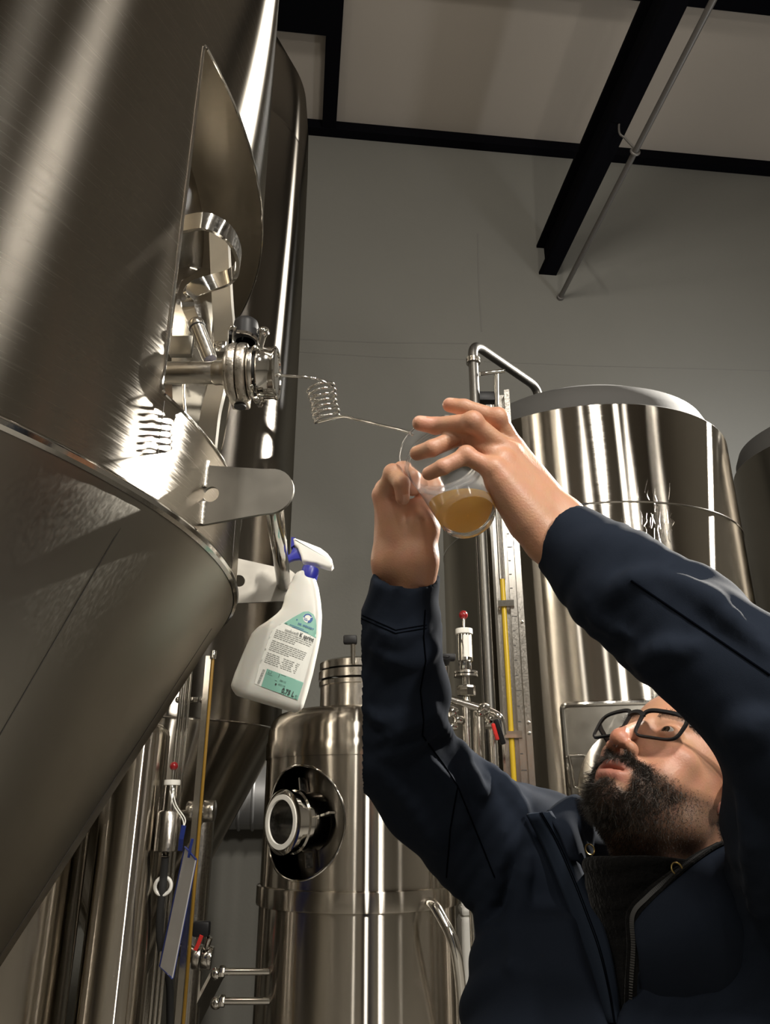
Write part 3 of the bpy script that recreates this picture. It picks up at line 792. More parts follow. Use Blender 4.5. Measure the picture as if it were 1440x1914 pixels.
# collar, trigger head
nc = on_y(576, 1082, YB_); 
cz = nrm(on_y(584, 1054, YB_) - nc)
mk('collar', *lathe(nc - cz * .001, cz, [(.001, 0), (.0165, 0), (.0172, .003), (.0168, .020), (.0155, .024), (.001, .024)], 40), M['pp_blue'], bot)
hd = [(549, 1010), (553, 1009), (575, 1017), (600, 1027), (613, 1037), (621, 1048), (624, 1060), (620, 1065), (612, 1064), (600, 1060), (593, 1057), (580, 1055), (566, 1052), (563, 1040), (557, 1026), (551, 1021)]
def extr(pxs, half, name, mat, bev):
    bm = bmesh.new(); q = [on_y(x, y, YB_) for x, y in pxs]
    a_ = [bm.verts.new(Vector(p + by * -half)) for p in q]; b2 = [bm.verts.new(Vector(p + by * half)) for p in q]
    n = len(q)
    bm.faces.new(a_); bm.faces.new(b2[::-1])
    for i in range(n): bm.faces.new((a_[i], b2[i], b2[(i + 1) % n], a_[(i + 1) % n])[::-1])
    bmesh.ops.recalc_face_normals(bm, faces=bm.faces[:])
    es = [e for e in bm.edges if len([g for g in e.link_faces if len(g.verts) == n]) == 1]
    bmesh.ops.bevel(bm, geom=es, offset=bev, segments=3, affect='EDGES', profile=.5)
    vs = [np.array(x.co) for x in bm.verts]; bm.verts.index_update(); fs = [tuple(x.index for x in g.verts) for g in bm.faces]; bm.free()
    return mk(name, vs, fs, mat, bot, angle=50)
extr(hd, .0135, 'trigger_head', M['pp_white'], .005)
extr([(546, 1007), (553, 1008), (551, 1022), (545, 1026)], .010, 'nozzle', M['pp_blue'], .002)
extr([(549, 1024), (560, 1028), (566, 1042), (567, 1050), (560, 1046), (550, 1047), (538, 1052), (528, 1060), (516, 1062), (512, 1056), (520, 1052), (532, 1044), (544, 1036)], .006, 'trigger', M['pp_blue'], .0015)
# ================================================================== things behind the man
def on_cyl(px, py, C, R):
    d = ray(px, py); a = d[0] ** 2 + d[1] ** 2; b = -2 * (d[0] * C[0] + d[1] * C[1]); c = C @ C - R * R
    D = max(0, b * b - 4 * a * c); return CAM + d * ((-b - math.sqrt(D)) / 2 / a)
UP = np.array([0, 0, 1.0])
# ---------- small tank with the sight port ----------------------------------------
SD, SR = 2.65, 0.30; sa = math.radians(-1.84); CS = np.array([math.sin(sa), math.cos(sa)]) * SD
st = empty('pressure_tank', (CS[0], CS[1], 0), 'small steel tank with round sight port and neck, centre bottom', 'tank')
zsh = z_at(590, 1402, 2.36); zb1 = z_at(650, 1668, 2.35); zb0 = z_at(650, 1708, 2.35); zlow = 0.72
pphi = math.atan2(-CS[1], -CS[0]) - math.radians(36); pz = z_at(552, 1536, 2.42)
prz = 0.155; prp = math.asin(prz / SR * .93)
oval = [(pphi + prp * math.cos(2 * PI * k / 60), pz + prz * math.sin(2 * PI * k / 60)) for k in range(60)]
cut_shell('shell', CS, SR, list(np.linspace(zlow, pz - prz, 12)) + list(np.linspace(pz - prz + .03, pz + prz - .03, 8)) + list(np.linspace(pz + prz + .02, zsh, 4)), oval, M['steel_tank'], st, phi0=pphi - PI, nphi=120)
mk('port_lip', *tube([polar(CS, p, SR + .0008, z) for p, z in oval], .0035, 8, closed=True), M['chrome'], st)
mk('inner_vessel', *lathe((CS[0], CS[1], pz - .25), UP, [(SR - .06, 0), (SR - .06, .5)], 64), M['steel_dark'], st)
pd = np.array([math.cos(pphi - .22), math.sin(pphi - .22), 0]); pc = polar(CS, pphi, SR - .04, pz) - pd * .26
port = mk('sight_port', *lathe(pc, pd, [(.082, .235), (.082, .29), (.087, .295), (.087, .308), (.082, .312), (.082, .330), (.088, .334), (.088, .347), (.080, .351), (.074, .351)], 56), M['chrome'], st)
mk('port_gasket', *lathe(pc, pd, [(.074, .349), (.0735, .3535), (.060, .3535), (.059, .347)], 56), M['white_pl'], port, label='white gasket ring of the sight port')
mk('port_bore', *lathe(pc, pd, [(.059, .348), (.059, .24)], 56), M['satin'], port)
M['dark_glass'] = plain('dark_glass', (0.01, 0.012, 0.012), 0.05)
mk('port_glass', *lathe(pc, pd, [(.059, .29), (.001, .29)], 56), M['dark_glass'], port)
for k in range(4):
    a = 2 * PI * k / 4 + .2; x, y, _ = frame_of(pd)
    q = pc + pd * .262 + (x * math.cos(a) + y * math.sin(a)) * .105
    mk('port_rib', *obox(q, (x * math.cos(a) + y * math.sin(a)) * .02, pd * .012, np.cross(pd, x * math.cos(a) + y * math.sin(a)) * .003), M['satin'], port)
mk('shoulder', *lathe((CS[0], CS[1], 0), UP, [(SR + .003, zsh - .012), (SR + .003, zsh + .035), (SR, zsh + .04), (SR - .002, zsh + .075), (SR - .012, zsh + .105), (SR - .035, zsh + .128), (SR - .08, zsh + .140), (.10, zsh + .15)], 96), M['steel_tank'], st)
mk('belt', *lathe((CS[0], CS[1], 0), UP, [(SR, zb0 - .002), (SR + .009, zb0), (SR + .010, zb0 + .004), (SR + .010, zb1 - .004), (SR + .009, zb1), (SR, zb1 + .002)], 96), M['steel_tank'], st, angle=30)
zn = zsh + .146
mk('neck', *lathe((CS[0], CS[1], 0), UP, [(.134, zn), (.134, zn + .075), (.139, zn + .078), (.139, zn + .092), (.132, zn + .094)], 64), M['satin'], st)
mk('neck_clamp', *lathe((CS[0], CS[1], 0), UP, [(.132, zn + .098), (.141, zn + .099), (.141, zn + .125), (.132, zn + .127)], 64), M['satin'], st)
mk('neck_lid', *lathe((CS[0], CS[1], 0), UP, [(.132, zn + .131), (.138, zn + .132), (.138, zn + .155), (.125, zn + .162), (.001, zn + .165)], 64), M['satin'], st)
mk('bottom_head', *lathe((CS[0], CS[1], 0), UP, [(SR, zlow), (SR * .95, zlow - .06), (SR * .7, zlow - .12), (.001, zlow - .15)], 80), M['steel_tank'], st)
for k in range(3): leg(CS, math.radians(30) + k * 2 * PI / 3, SR * .8, 0, zlow - .02, .024, M['satin'], st)
h0 = on_cyl(806, 1688, CS, SR + .004); dh = depth_of(h0)
hpth = round_path([h0 + (h0 - np.array([CS[0], CS[1], h0[2]])) * -.05, P(812, 1690, dh - .03), P(851, 1760, dh - .10), P(862, 1850, dh - .10), P(864, 1990, dh - .10), P(845, 2030, dh - .02)], .05)
mk('handle_bar', *tube(hpth, .0155, 18), M['chrome'], st)
# clamp lever with black grip on the neck
kn = P(655, 1196, 2.50)
mk('lever_stem', *cyl(P(660, 1240, 2.5), P(660, 1196, 2.5), .008, n=14), M['satin'], st)
mk('lever_grip', *obox(kn, (.022, 0, 0), (0, .014, 0), (0, 0, .014), .005), M['black'], st)

# ---------- relief valve station right of the sleeve ---------------------------------
def relief(B, m, label, group=None, holes=True):
    """relief valve, B = base point of the neck, m = metres per pixel of the model"""
    o = empty('relief_valve', B, label, 'valve', group)
    def pr(name, rows, mat, n=28): mk(name, *lathe(B, UP, [(r * m, z * m) for r, z in rows], n), M[mat], o)
    pr('neck', [(7, 0), (9, 2), (7, 6), (6.5, 20), (10, 22), (10, 34), (7, 36), (7, 58)], 'chrome')
    mk('nut', *cyl(B + UP * 20 * m, B + UP * 40 * m, 17.5 * m, n=8, bev=2 * m), M['chrome'], o)
    pr('flange', [(7, 55), (23, 56), (23, 60), (19, 61), (23, 62), (23, 66), (7, 67)], 'satin')
    pr('lower_body', [(11, 66), (12, 68), (12, 90)], 'chrome')
    if holes:
        for k in range(6):
            a = k * PI / 3 + .3; q = B + UP * 79 * m + np.array([math.cos(a), math.sin(a), 0]) * 11.6 * m
            mk('vent_hole', *cyl(q, q + np.array([math.cos(a), math.sin(a), 0]) * .7 * m, 3 * m, n=12), M['rubber'], o)
    pr('body', [(12, 84), (15, 86), (15, 137), (13, 140), (1, 140)], 'chrome')
    pr('cap', [(1, 138), (16.5, 138), (16.8, 140), (16.5, 148), (1, 149)], 'white_pl')
    pr('stem', [(3.2, 148), (3.2, 172)], 'satin', 12)
    mk('ball_knob', *sphere(B + UP * 176 * m, 8.8 * m, 24, 14), M['red'], o)
    return o
Bv = P(873, 1322, 2.40); mv = 2.40 / FPX * 1.0
rv = relief(Bv, mv, 'relief valve with red ball knob right of the raised sleeve')
mk('spec_label', *lathe(Bv, UP, [(15.3 * mv, 92 * mv), (15.3 * mv, 134 * mv)], 10, a0=-PI / 2 - .2, a1=-PI / 2 + 1.0), M['white_pl'], rv)
mf = empty('pipe_manifold', P(873, 1420, 2.40), 'polished pipe manifold with red and black lever below the red knob', 'pipework')
mk('header_pipe', *tube(round_path([P(790, 1296, 2.42), P(838, 1306, 2.41), P(915, 1330, 2.38), P(936, 1340, 2.36), P(940, 1372, 2.36)], .03), .0125, 18), M['chrome'], mf)
mk('riser', *cyl(P(871, 1318, 2.40), P(871, 1318, 2.40) * np.array([1, 1, 0]), .0125, n=18), M['satin'], mf)
mk('riser', *cyl(P(921, 1345, 2.44), P(921, 1345, 2.44) * np.array([1, 1, 0]), .013, n=18), M['satin'], mf)
mk('riser', *cyl(P(893, 1330, 2.50), P(893, 1330, 2.50) * np.array([1, 1, 0]), .018, n=18), M['satin'], mf)
for px, py, r, dd in ((845, 1330, .018, 2.38), (856, 1345, .014, 2.37), (897, 1332, .012, 2.36), (916, 1345, .016, 2.36), (846, 1358, .012, 2.36), (905, 1322, .013, 2.37)):
    q = P(px, py, dd); mk('clamp_nut', *cyl(q + np.array([-.01, -.006, 0]), q + np.array([.012, .008, 0]), r, n=10, bev=.003), M['chrome'], mf)
mk('valve_body', *cyl(P(908, 1350, 2.37), P(934, 1352, 2.36), .02, n=24, bev=.004), M['chrome'], mf)
lv = mk('lever', *obox(P(934, 1368, 2.33), nrm(P(942, 1390, 2.33) - P(928, 1345, 2.33)) * .040, (.008, 0, .002), (0, .010, 0), .004), M['black'], mf)
mk('lever_insert', *obox(P(926, 1368, 2.32), nrm(P(932, 1386, 2.32) - P(922, 1352, 2.32)) * .026, (.0055, 0, .001), (0, .008, 0), .003), M['redh'], lv, label='red insert of the black lever')
kv = empty('hand_valve', P(834, 1300, 2.38), 'small valve with black hand knob tucked against the sleeve', 'valve')
mk('stem_housing', *cyl(P(833, 1300, 2.38), P(834, 1243, 2.38), .011, n=20, bev=.002), M['chrome'], kv)
mk('hand_knob', *MB().add(cyl(P(834, 1242, 2.38), P(834, 1224, 2.38), .010, .019, 16, .003)).add(obox(P(838, 1229, 2.38), (.022, 0, 0), (0, .016, 0), (0, 0, .010), .004)).__dict__.values(), M['black'], kv)

# ---------- level gauge on the large tank ----------------------------------------------
ga = az(956, 1200); gd = 2.98
gb = np.array([math.sin(ga), math.cos(ga), 0]) * gd; gx = np.array([math.cos(ga), -math.sin(ga), 0]); gy = np.array([math.sin(ga), math.cos(ga), 0])
z1g = z_at(930, 735, gd); z0g = 0.75
gg = empty('level_gauge', (gb[0], gb[1], z0g), 'tall level gauge with yellow liquid column beside the large tank', 'gauge')
M['yellow'] = plain('yellow_liquid', (0.62, 0.42, 0.03), 0.25)
def gbox(x0, x1, y0, y1, z0, z1): return obox(gb + gx * (x0 + x1) / 2 + gy * (y0 + y1) / 2 + UP * (z0 + z1) / 2, gx * (x1 - x0) / 2, gy * (y1 - y0) / 2, UP * (z1 - z0) / 2)
zm = (z0g + z1g) / 2
mk('back_rail', *gbox(-.056, .056, .02, .03, z0g, z1g), M['satin'], gg, smooth=False)
mk('side_rail', *gbox(-.056, -.046, -.02, .02, z0g, z1g), M['chrome'], gg, smooth=False)
mk('side_rail', *gbox(.034, .056, -.025, .02, z0g, z1g), M['satin'], gg, smooth=False)
zl = z_at(940, 1084, gd)
mk('liquid_column', *cyl(gb + gx * -.020 + UP * z0g - gy * .01, gb + gx * -.020 + UP * zl - gy * .01, .0100, n=16), M['yellow'], gg, label='yellow liquid in the gauge tube')
mk('gauge_tube', *lathe(gb + gx * -.020 + UP * zl - gy * .01, UP, [(.0125, 0), (.0125, z1g - zl - .05)], 16), M['glass'], gg)
mk('scale_strip', *gbox(.006, .030, -.012, -.008, z0g, z1g - .1), M['satin'], gg, smooth=False)
for k in range(40):
    z = z0g + .05 + k * (z1g - z0g - .2) / 40
    mk('scale_mark', *gbox(.008, .018 if k % 5 else .028, -.0126, -.012, z, z + .004), M['seam'], gg, smooth=False)
for py in (1374, 1130, 850):
    z = z_at(965, py, gd); mk('tube_clamp', *gbox(-.042, .02, -.03, -.005, z - .012, z + .012), M['chrome'], gg)
for py in (1165, 1352, 1372, 1000):
    z = z_at(975, py, gd); q = gb + gx * .045 - gy * .026 + UP * z; mk('rail_screw', *cyl(q + gy * .003, q - gy * .004, .007, n=10, bev=.002), M['chrome'], gg)

# ---------- vent pipe with elbow, small sampling tap ------------------------------------
va = az(886, 700); vd = 2.85; vb = np.array([math.sin(va), math.cos(va), 0]) * vd
vz = z_at(885, 640, vd)
vp = empty('vent_pipe', (vb[0], vb[1], 0), 'bent dark vent pipe rising in front of the end wall to the large tank top', 'pipe')
M['pipe_dark'] = steel('dull_pipe', (0.13, 0.125, 0.115), 0.42, 0, (20, 20, 20), .1, .05)
mk('pipe', *tube(round_path([vb + UP * 0.0, vb + UP * vz, on_z(1006, 725, vz), on_z(1006, 725, vz) - UP * .3], .07, 10), .0205, 20), M['pipe_dark'], vp)
mk('pipe_clamp', *lathe(vb + UP * (z_at(885, 680, vd)), UP, [(.021, 0), (.030, .002), (.030, .010), (.025, .013), (.030, .016), (.030, .025), (.021, .027)], 28), M['satin'], vp)
tp = empty('sampling_tap', P(928, 790, 3.25), 'small tap with cross handle beside the vent pipe', 'tap')
mk('tap_stem', *cyl(P(929, 800, 3.25), P(928, 700, 3.25), 0.0100, n=16), M['satin'], tp)
mk('tap_handle', *cyl(P(897, 699, 3.25), P(944, 693, 3.25), .0088, n=14, bev=.003), M['chrome'], tp)
mk('tap_bracket', *obox(P(906, 744, 3.27), (.060, 0, 0), (0, .022, 0), (0, 0, .022), .006), M['black'], tp)
# bright riser in front of the slim tank
ra = az(905, 1200); rd = 2.95; rb = np.array([math.sin(ra), math.cos(ra), 0]) * rd
rp = mk('riser_pipe', *cyl(rb, rb + UP * z_at(898, 985, rd), .0165, n=24), M['satin'])
tag(rp, 'bright vertical riser pipe left of the yellow level gauge', 'pipe')

# ---------- manway on the large tank ------------------------------------------------------
ma = az(1150, 1450); mphi3 = math.atan2(-C3[1], -C3[0]) - .03
mz1 = z_at(1190, 1312, d3); mhw = 0.31
def c3(p, r, z): return polar(C3, p, r, z)
def t3phi(px, py): q = on_cyl(px, py, C3, R3); return math.atan2(q[1] - C3[1], q[0] - C3[0])
pa = t3phi(1058, 1400); pb = pa + 2 * (t3phi(1190, 1400) - pa)
mz0 = mz1 - 0.62
fo = rect_outline(pa, pb, mz0, mz1, .02, 24, 12)
mk('manway_frame', *tube([c3(p, R3 + .004, z) for p, z in fo], .010, 8, closed=True), M['chrome'], t3)
mk('manway_panel', *lathe((C3[0], C3[1], mz0), UP, [(R3 + .003, 0), (R3 + .003, mz1 - mz0)], 60, a0=pa, a1=pb), M['steel_plate'], t3)
pm = (pa + pb) / 2; dm = np.array([math.cos(pm), math.sin(pm), 0]); cm = c3(pm, R3 - .02, (mz0 + mz1) / 2)
door = mk('manway_door', *lathe(cm, dm, [(.215, 0), (.215, .055), (.222, .06), (.222, .07), (.20, .078), (.12, .098), (.001, .105)], 64), M['steel_tank'], t3)
q = c3(t3phi(1085, 1440), R3 + .03, z_at(1085, 1440, d3))
mk('door_latch', *tube(round_path([q + (-.03, 0, .05), q + (.025, -.02, .05), q + (.03, -.02, -.06), q + (-.02, 0, -.06), q + (-.03, 0, .05)], .01), .006, 10), M['chrome'], door)
# water marks left on the shell are real droplets running down
for k in range(46):
    px = 1165 + rng.random() * 95; py = 890 + rng.random() * 105 + abs(px - 1210) * .2
    n_ = 4; z = 0; pts = []
    for i in range(n_):
        q = on_cyl(px + rng.normal() * 2.0, py + i * rng.uniform(5, 11), C3, R3 + .0004); pts.append(q)
    mk('water_run', *tube(pts, [.0005, .0009, .0009, .0014], 5), M['chrome'], t3)
# lug on the far right tank
lq = P(1416, 832, 4.5)
ldir = np.array([math.cos(.2), math.sin(.2), 0])
mk('lifting_lug', *plate_with_hole([(-.055, -.10), (.09, -.10), (.03, .045), (.015, .055), (-.005, .055), (-.02, .045)], [(.005 + .017 * math.cos(2 * PI * k / 16), .022 + .017 * math.sin(2 * PI * k / 16)) for k in range(16)], lq, ldir, UP, np.cross(ldir, UP), .012), M['tankhead'], t4)

# ---------- left, under the cone: relief valve, rods, gauge tube, folder -------------------
Bl = P(309, 1602, 2.15); ml = 2.15 / FPX * .92
rl = relief(Bl, ml, 'relief valve with dark red ball knob under the fermenter cone')
mk('valve_jacket', *lathe(Bl, UP, [(20 * ml, 10 * ml), (25 * ml, 12 * ml), (25 * ml, 84 * ml), (22 * ml, 88 * ml)], 28), M['satin'], rl)
ht = mk('hose_tail', *tube(round_path([Bl, P(306, 1640, 2.15), P(304, 1660, 2.14), P(298, 1720, 2.14), P(300, 1775, 2.15), P(318, 1830, 2.2), P(318, 1990, 2.2)], .05), .0105, 14), M['rubber'], rl)
mk('hose_ring', *torus(P(305, 1656, 2.145), (0.1, -1, .1), .022, .005, 28, 8), M['white_pl'], rl)
rods = [(348, 1286, 334, 1520, .006), (356, 1284, 343, 1520, .0055), (363, 1286, 350, 1520, .0055)]
rg = empty('signal_conduit', P(345, 1500, 2.45), 'bundle of three thin steel conduits under the cone', 'conduit')
for x0, y0_, x1, y1_, r in rods:
    a_ = P(x0, y0_ - 90, 2.47); mk('conduit', *cyl(a_, np.array([a_[0], a_[1], 0.0]), r, n=12), M['chrome'], rg)
for py in (1308,): 
    mk('conduit_clip', *obox(P(357, py, 2.45), (.024, 0, 0), (0, .008, 0), (0, 0, .008), .002), M['chrome'], rg)
    for px in (333, 378): q = P(px, py, 2.45); mk('clip_bolt', *sphere(q, .010, 12, 8), M['chrome'], rg)
M['amber'] = plain('amber_tube', (0.22, 0.125, 0.015), 0.3)
a_ = P(399, 1225, 2.30)
gt = empty('level_tube', (a_[0], a_[1], 0), 'thin amber level tube hanging under the front fermenter cone', 'gauge')
mk('tube', *cyl(np.array([a_[0], a_[1], 0.05]), a_, .0046, n=14), M['amber'], gt)
mk('tube_backing', *obox((a_[0] - .016, a_[1] + .01, a_[2] / 2 + .02), (.008, 0, 0), (0, .003, 0), (0, 0, a_[2] / 2 - .02)), M['satin'], gt, smooth=False)
mk('tube_fitting', *cyl(a_ - UP * .012, a_ + UP * .014, .010, n=14, bev=.002), M['chrome'], gt)
# round knob valve on the tube
nv = empty('needle_valve', P(365, 1525, 2.28), 'small needle valve with round steel knob on the amber tube', 'valve')
mk('valve_stem', *cyl(P(335, 1517, 2.28), P(384, 1517, 2.28), .0048, n=12), M['chrome'], nv)
mk('valve_body', *cyl(P(350, 1516, 2.28), P(366, 1516, 2.28), .028, n=24, bev=.004), M['satin'], nv)
mk('round_knob', *cyl(P(381, 1516, 2.28), P(402, 1516, 2.28), .031, n=28, bev=.004), M['satin'], nv)
# folder hanging on a cord
M['sleeve'] = plain('clear_sleeve', (0.55, 0.55, 0.56), 0.3)
M['blue'] = plain('blue_vinyl', (0.012, 0.03, 0.20), 0.4)
fo_ = empty('document_folder', P(310, 1826, 2.0), 'blue-edged clear document sleeve hanging on a white cord', 'folder')
fl = [P(346, 1583, 2.02), P(366, 1606, 1.93), P(322, 1828, 1.93), P(299, 1806, 2.02)]
fn = nrm(np.cross(fl[1] - fl[0], fl[3] - fl[0]))
mk('back_cover', [p + fn * .004 for p in fl] + [p + fn * .002 for p in fl], [(0, 1, 2, 3), (7, 6, 5, 4), (0, 4, 5, 1), (1, 5, 6, 2), (2, 6, 7, 3), (3, 7, 4, 0)], M['blue'], fo_, smooth=False)
ins = [fl[0] + (fl[1] - fl[0]) * .06, fl[1], fl[2], fl[3] + (fl[2] - fl[3]) * .06]
mk('sheet', [p - fn * .001 for p in ins] + [p + fn * .002 for p in ins], [(0, 1, 2, 3), (7, 6, 5, 4), (0, 4, 5, 1), (1, 5, 6, 2), (2, 6, 7, 3), (3, 7, 4, 0)], M['sleeve'], fo_, smooth=False)
mk('edge_binding', *tube([fl[1], fl[0], fl[3], fl[2]], .0028, 8), M['blue'], fo_)
mk('strap', *ribbon([P(344, 1543, 2.0), P(339, 1568, 2.0), P(337, 1590, 2.01)], np.array([1.0, 0, 0]), .012, .002), M['blue'], fo_, smooth=False)
mk('strap', *ribbon([P(360, 1568, 1.97), P(356, 1585, 1.97), P(353, 1603, 1.97)], np.array([1.0, 0, 0]), .007, .002), M['blue'], fo_, smooth=False)
for x in (0, 5): mk('cord', *tube(smooth_path([P(318 + x, 1478, 2.10), P(325 + x, 1505, 2.06), P(341 + x, 1530, 2.02), P(344, 1545, 2.0)], 5), .0016, 6), M['white_pl'], fo_)
# drain valve with black grip, thin pipes to the small tank
dv_ = empty('drain_valve', P(372, 1810, 2.25), 'drain butterfly valve with black grip and red tab, bottom left', 'valve')
mk('elbow', *tube(round_path([P(326, 1770, 2.3), P(345, 1776, 2.27), P(368, 1788, 2.25)], .02), .021, 18), M['chrome'], dv_)
mk('body_flange', *cyl(P(362, 1787, 2.25), P(376, 1789, 2.25), .033, n=28, bev=.003), M['satin'], dv_)
mk('body_flange', *cyl(P(378, 1789, 2.25), P(398, 1791, 2.25), .031, n=28, bev=.004), M['chrome'], dv_)
mk('grip', *obox(P(377, 1736, 2.24), (.024, 0, 0), (0, .016, 0), (0, 0, .020), .006), M['black'], dv_)
mk('tab', *ribbon([P(377, 1748, 2.22), P(370, 1766, 2.22), P(365, 1776, 2.22)], np.array([1.0, .2, .2]), .011, .003), M['redh'], dv_, smooth=False)
mk('latch', *cyl(P(392, 1752, 2.24), P(386, 1772, 2.24), .009, n=12, bev=.002), M['chrome'], dv_)
for py, lab_ in ((1816, 'upper of two thin pipes entering the small tank'), (1871, 'lower of two thin pipes entering the small tank')):
    o = empty('link_pipe', P(440, py, 2.5), lab_, 'pipe', None)
    q1 = on_cyl(500, py, CS, SR); dq = depth_of(q1)
    mk('pipe', *cyl(P(412, py, dq), q1 + np.array([.02, 0, 0]), .0095, n=14), M['chrome'], o)
    mk('union', *cyl(P(410, py, dq), P(421, py, dq), .0155, n=8, bev=.003), M['chrome'], o)
    mk('union', *sphere(P(404, py + 4, dq), .016, 14, 10), M['chrome'], o)
# pale strut going down to the left
sp_ = mk('support_strut', *ribbon([P(406, 1822, 2.55), P(335, 1960, 2.45)], np.array([.5, .8, -.3]), .06, .012), M['steel_plate'], smooth=False)
tag(sp_, 'flat pale steel strut running down from the thin pipes', 'strut')
# white container behind the handle
wc = empty('plastic_container', P(900, 1800, 2.78) * np.array([1, 1, 0]), 'white plastic container half hidden behind the jacket', 'container')
q = P(856, 1700, 2.78); zt = P(870, 1692, 2.78)[2]
mk('container_body', *wbox((q[0], q[1] - .07, 0.0), (q[0] + .085, q[1] + .07, zt - .03), .02), M['white_pl'], wc)
mk('container_lid', *wbox((q[0] + .006, q[1] - .064, zt - .03), (q[0] + .079, q[1] + .064, zt), .012), M['white_pl'], wc)
mk('container_handle', *tube(round_path([(q[0] + .02, q[1], zt), (q[0] + .02, q[1], zt + .04), (q[0] + .065, q[1], zt + .04), (q[0] + .065, q[1], zt)], .02), .008, 10), M['white_pl'], wc)
# ================================================================== the man (signed-distance modelling, surface nets)
def surface_nets(sdf, lo, hi, h):
    lo = np.asarray(lo, float); n = np.ceil((np.asarray(hi, float) - lo) / h).astype(int) + 1
    B = 8; nb = (n + B - 1) // B; n = nb * B
    V_ = np.empty(tuple(n), np.float32)
    gi = np.stack(np.meshgrid(*[np.arange(k) for k in nb], indexing='ij'), -1).reshape(-1, 3)
    ctr = lo + (gi * B + (B - 1) / 2) * h
    dc = sdf(ctr); rad = (B - 1) / 2 * h * 1.7321 * 1.5 + h * 2.5
    V6 = V_.reshape(nb[0], B, nb[1], B, nb[2], B)
    V6[...] = dc.astype(np.float32).reshape(nb[0], 1, nb[1], 1, nb[2], 1)
    act = gi[np.abs(dc) < rad]
    off = np.stack(np.meshgrid(*[np.arange(B)] * 3, indexing='ij'), -1).reshape(-1, 3)
    CH_ = 1500
    for s in range(0, len(act), CH_):
        a = act[s:s + CH_]
        idx = (a[:, None, :] * B + off[None]).reshape(-1, 3)
        d = sdf(lo + idx * h)
        V_[idx[:, 0], idx[:, 1], idx[:, 2]] = d
    S = V_ < 0
    c = np.zeros(tuple(n - 1), np.int8)
    for i in (0, 1):
        for j in (0, 1):
            for k in (0, 1): c += S[i:n[0] - 1 + i, j:n[1] - 1 + j, k:n[2] - 1 + k]
    cells = np.argwhere((c > 0) & (c < 8))
    acc = np.zeros((len(cells), 3)); cnt = np.zeros(len(cells))
    cor = [(i, j, k) for i in (0, 1) for j in (0, 1) for k in (0, 1)]
    vals = {q: V_[cells[:, 0] + q[0], cells[:, 1] + q[1], cells[:, 2] + q[2]].astype(float) for q in cor}
    for a in cor:
        for ax in range(3):
            if a[ax]: continue
            b = list(a); b[ax] = 1; b = tuple(b)
            va, vb = vals[a], vals[b]; m = (va < 0) != (vb < 0)
            t = np.where(m, va / np.where(m, va - vb, 1), 0)
            p = np.repeat(np.array(a, float)[None], len(cells), 0); p[:, ax] = t
            acc[m] += p[m]; cnt[m] += 1
    vv = lo + (cells + acc / cnt[:, None]) * h
    idm = np.full(tuple(n - 1), -1, np.int32); idm[cells[:, 0], cells[:, 1], cells[:, 2]] = np.arange(len(cells))
    F = []
    for ax in range(3):
        s0 = [slice(None)] * 3; s1 = [slice(None)] * 3; s0[ax] = slice(0, -1); s1[ax] = slice(1, None)
        x = np.argwhere(S[tuple(s0)] != S[tuple(s1)])
        u, w = (ax + 1) % 3, (ax + 2) % 3
        x = x[(x[:, u] > 0) & (x[:, w] > 0) & (x[:, u] < n[u] - 1) & (x[:, w] < n[w] - 1)]
        ins = S[x[:, 0], x[:, 1], x[:, 2]]
        def g(du, dw):
            y = x.copy(); y[:, u] += du; y[:, w] += dw; return idm[y[:, 0], y[:, 1], y[:, 2]]
        q = np.stack([g(-1, -1), g(0, -1), g(0, 0), g(-1, 0)], 1)
        q[~ins] = q[~ins][:, ::-1]
        F.append(q[(q >= 0).all(1)])
    return vv, np.concatenate(F)
def np_mesh(name, v, f, mat, parent=None, cols=None):
    me = bpy.data.meshes.new(name)
    me.vertices.add(len(v)); me.vertices.foreach_set('co', np.asarray(v, np.float32).ravel())
    k = f.shape[1]
    me.loops.add(f.size); me.loops.foreach_set('vertex_index', f.astype(np.int32).ravel())
    me.polygons.add(len(f)); me.polygons.foreach_set('loop_start', np.arange(0, f.size, k, dtype=np.int32))
    me.polygons.foreach_set('loop_total', np.full(len(f), k, np.int32))
    me.update(calc_edges=True); me.validate()
    me.shade_smooth()
    if cols is not None:
        at = me.color_attributes.new('skin_tone', 'FLOAT_COLOR', 'POINT')
        c4 = np.ones((len(v), 4), np.float32); c4[:, :3] = cols; at.data.foreach_set('color', c4.ravel())
    o = bpy.data.objects.new(name, me); COL.objects.link(o); me.materials.append(mat)
    if parent is not None:
        o.parent = parent
        if parent.type == 'EMPTY': o.matrix_parent_inverse = Matrix.Translation(-parent.location)
    return o
def laplace(v, f, it=2, lam=0.5):
    e = np.concatenate([f[:, [0, 1]], f[:, [1, 2]], f[:, [2, 3]], f[:, [3, 0]]]); e = np.concatenate([e, e[:, ::-1]])
    dg = np.bincount(e[:, 0], minlength=len(v)).astype(float); dg[dg == 0] = 1
    for _ in range(it):
        s = np.stack([np.bincount(e[:, 0], weights=v[e[:, 1], k], minlength=len(v)) for k in range(3)], 1) / dg[:, None]
        v = v + lam * (s - v)
    return v
def smin(a, b, k):
    h = np.clip(.5 + .5 * (b - a) / k, 0, 1); return b + (a - b) * h - k * h * (1 - h)
def smax(a, b, k): return -smin(-a, -b, k)
def rcone(p, a, b, r1, r2):
    a = np.asarray(a, float); b = np.asarray(b, float); ba = b - a
    h = np.clip(((p - a) @ ba) / (ba @ ba), 0, 1)
    q = p - a - h[:, None] * ba
    return np.sqrt((q * q).sum(1)) - (r1 + (r2 - r1) * h)
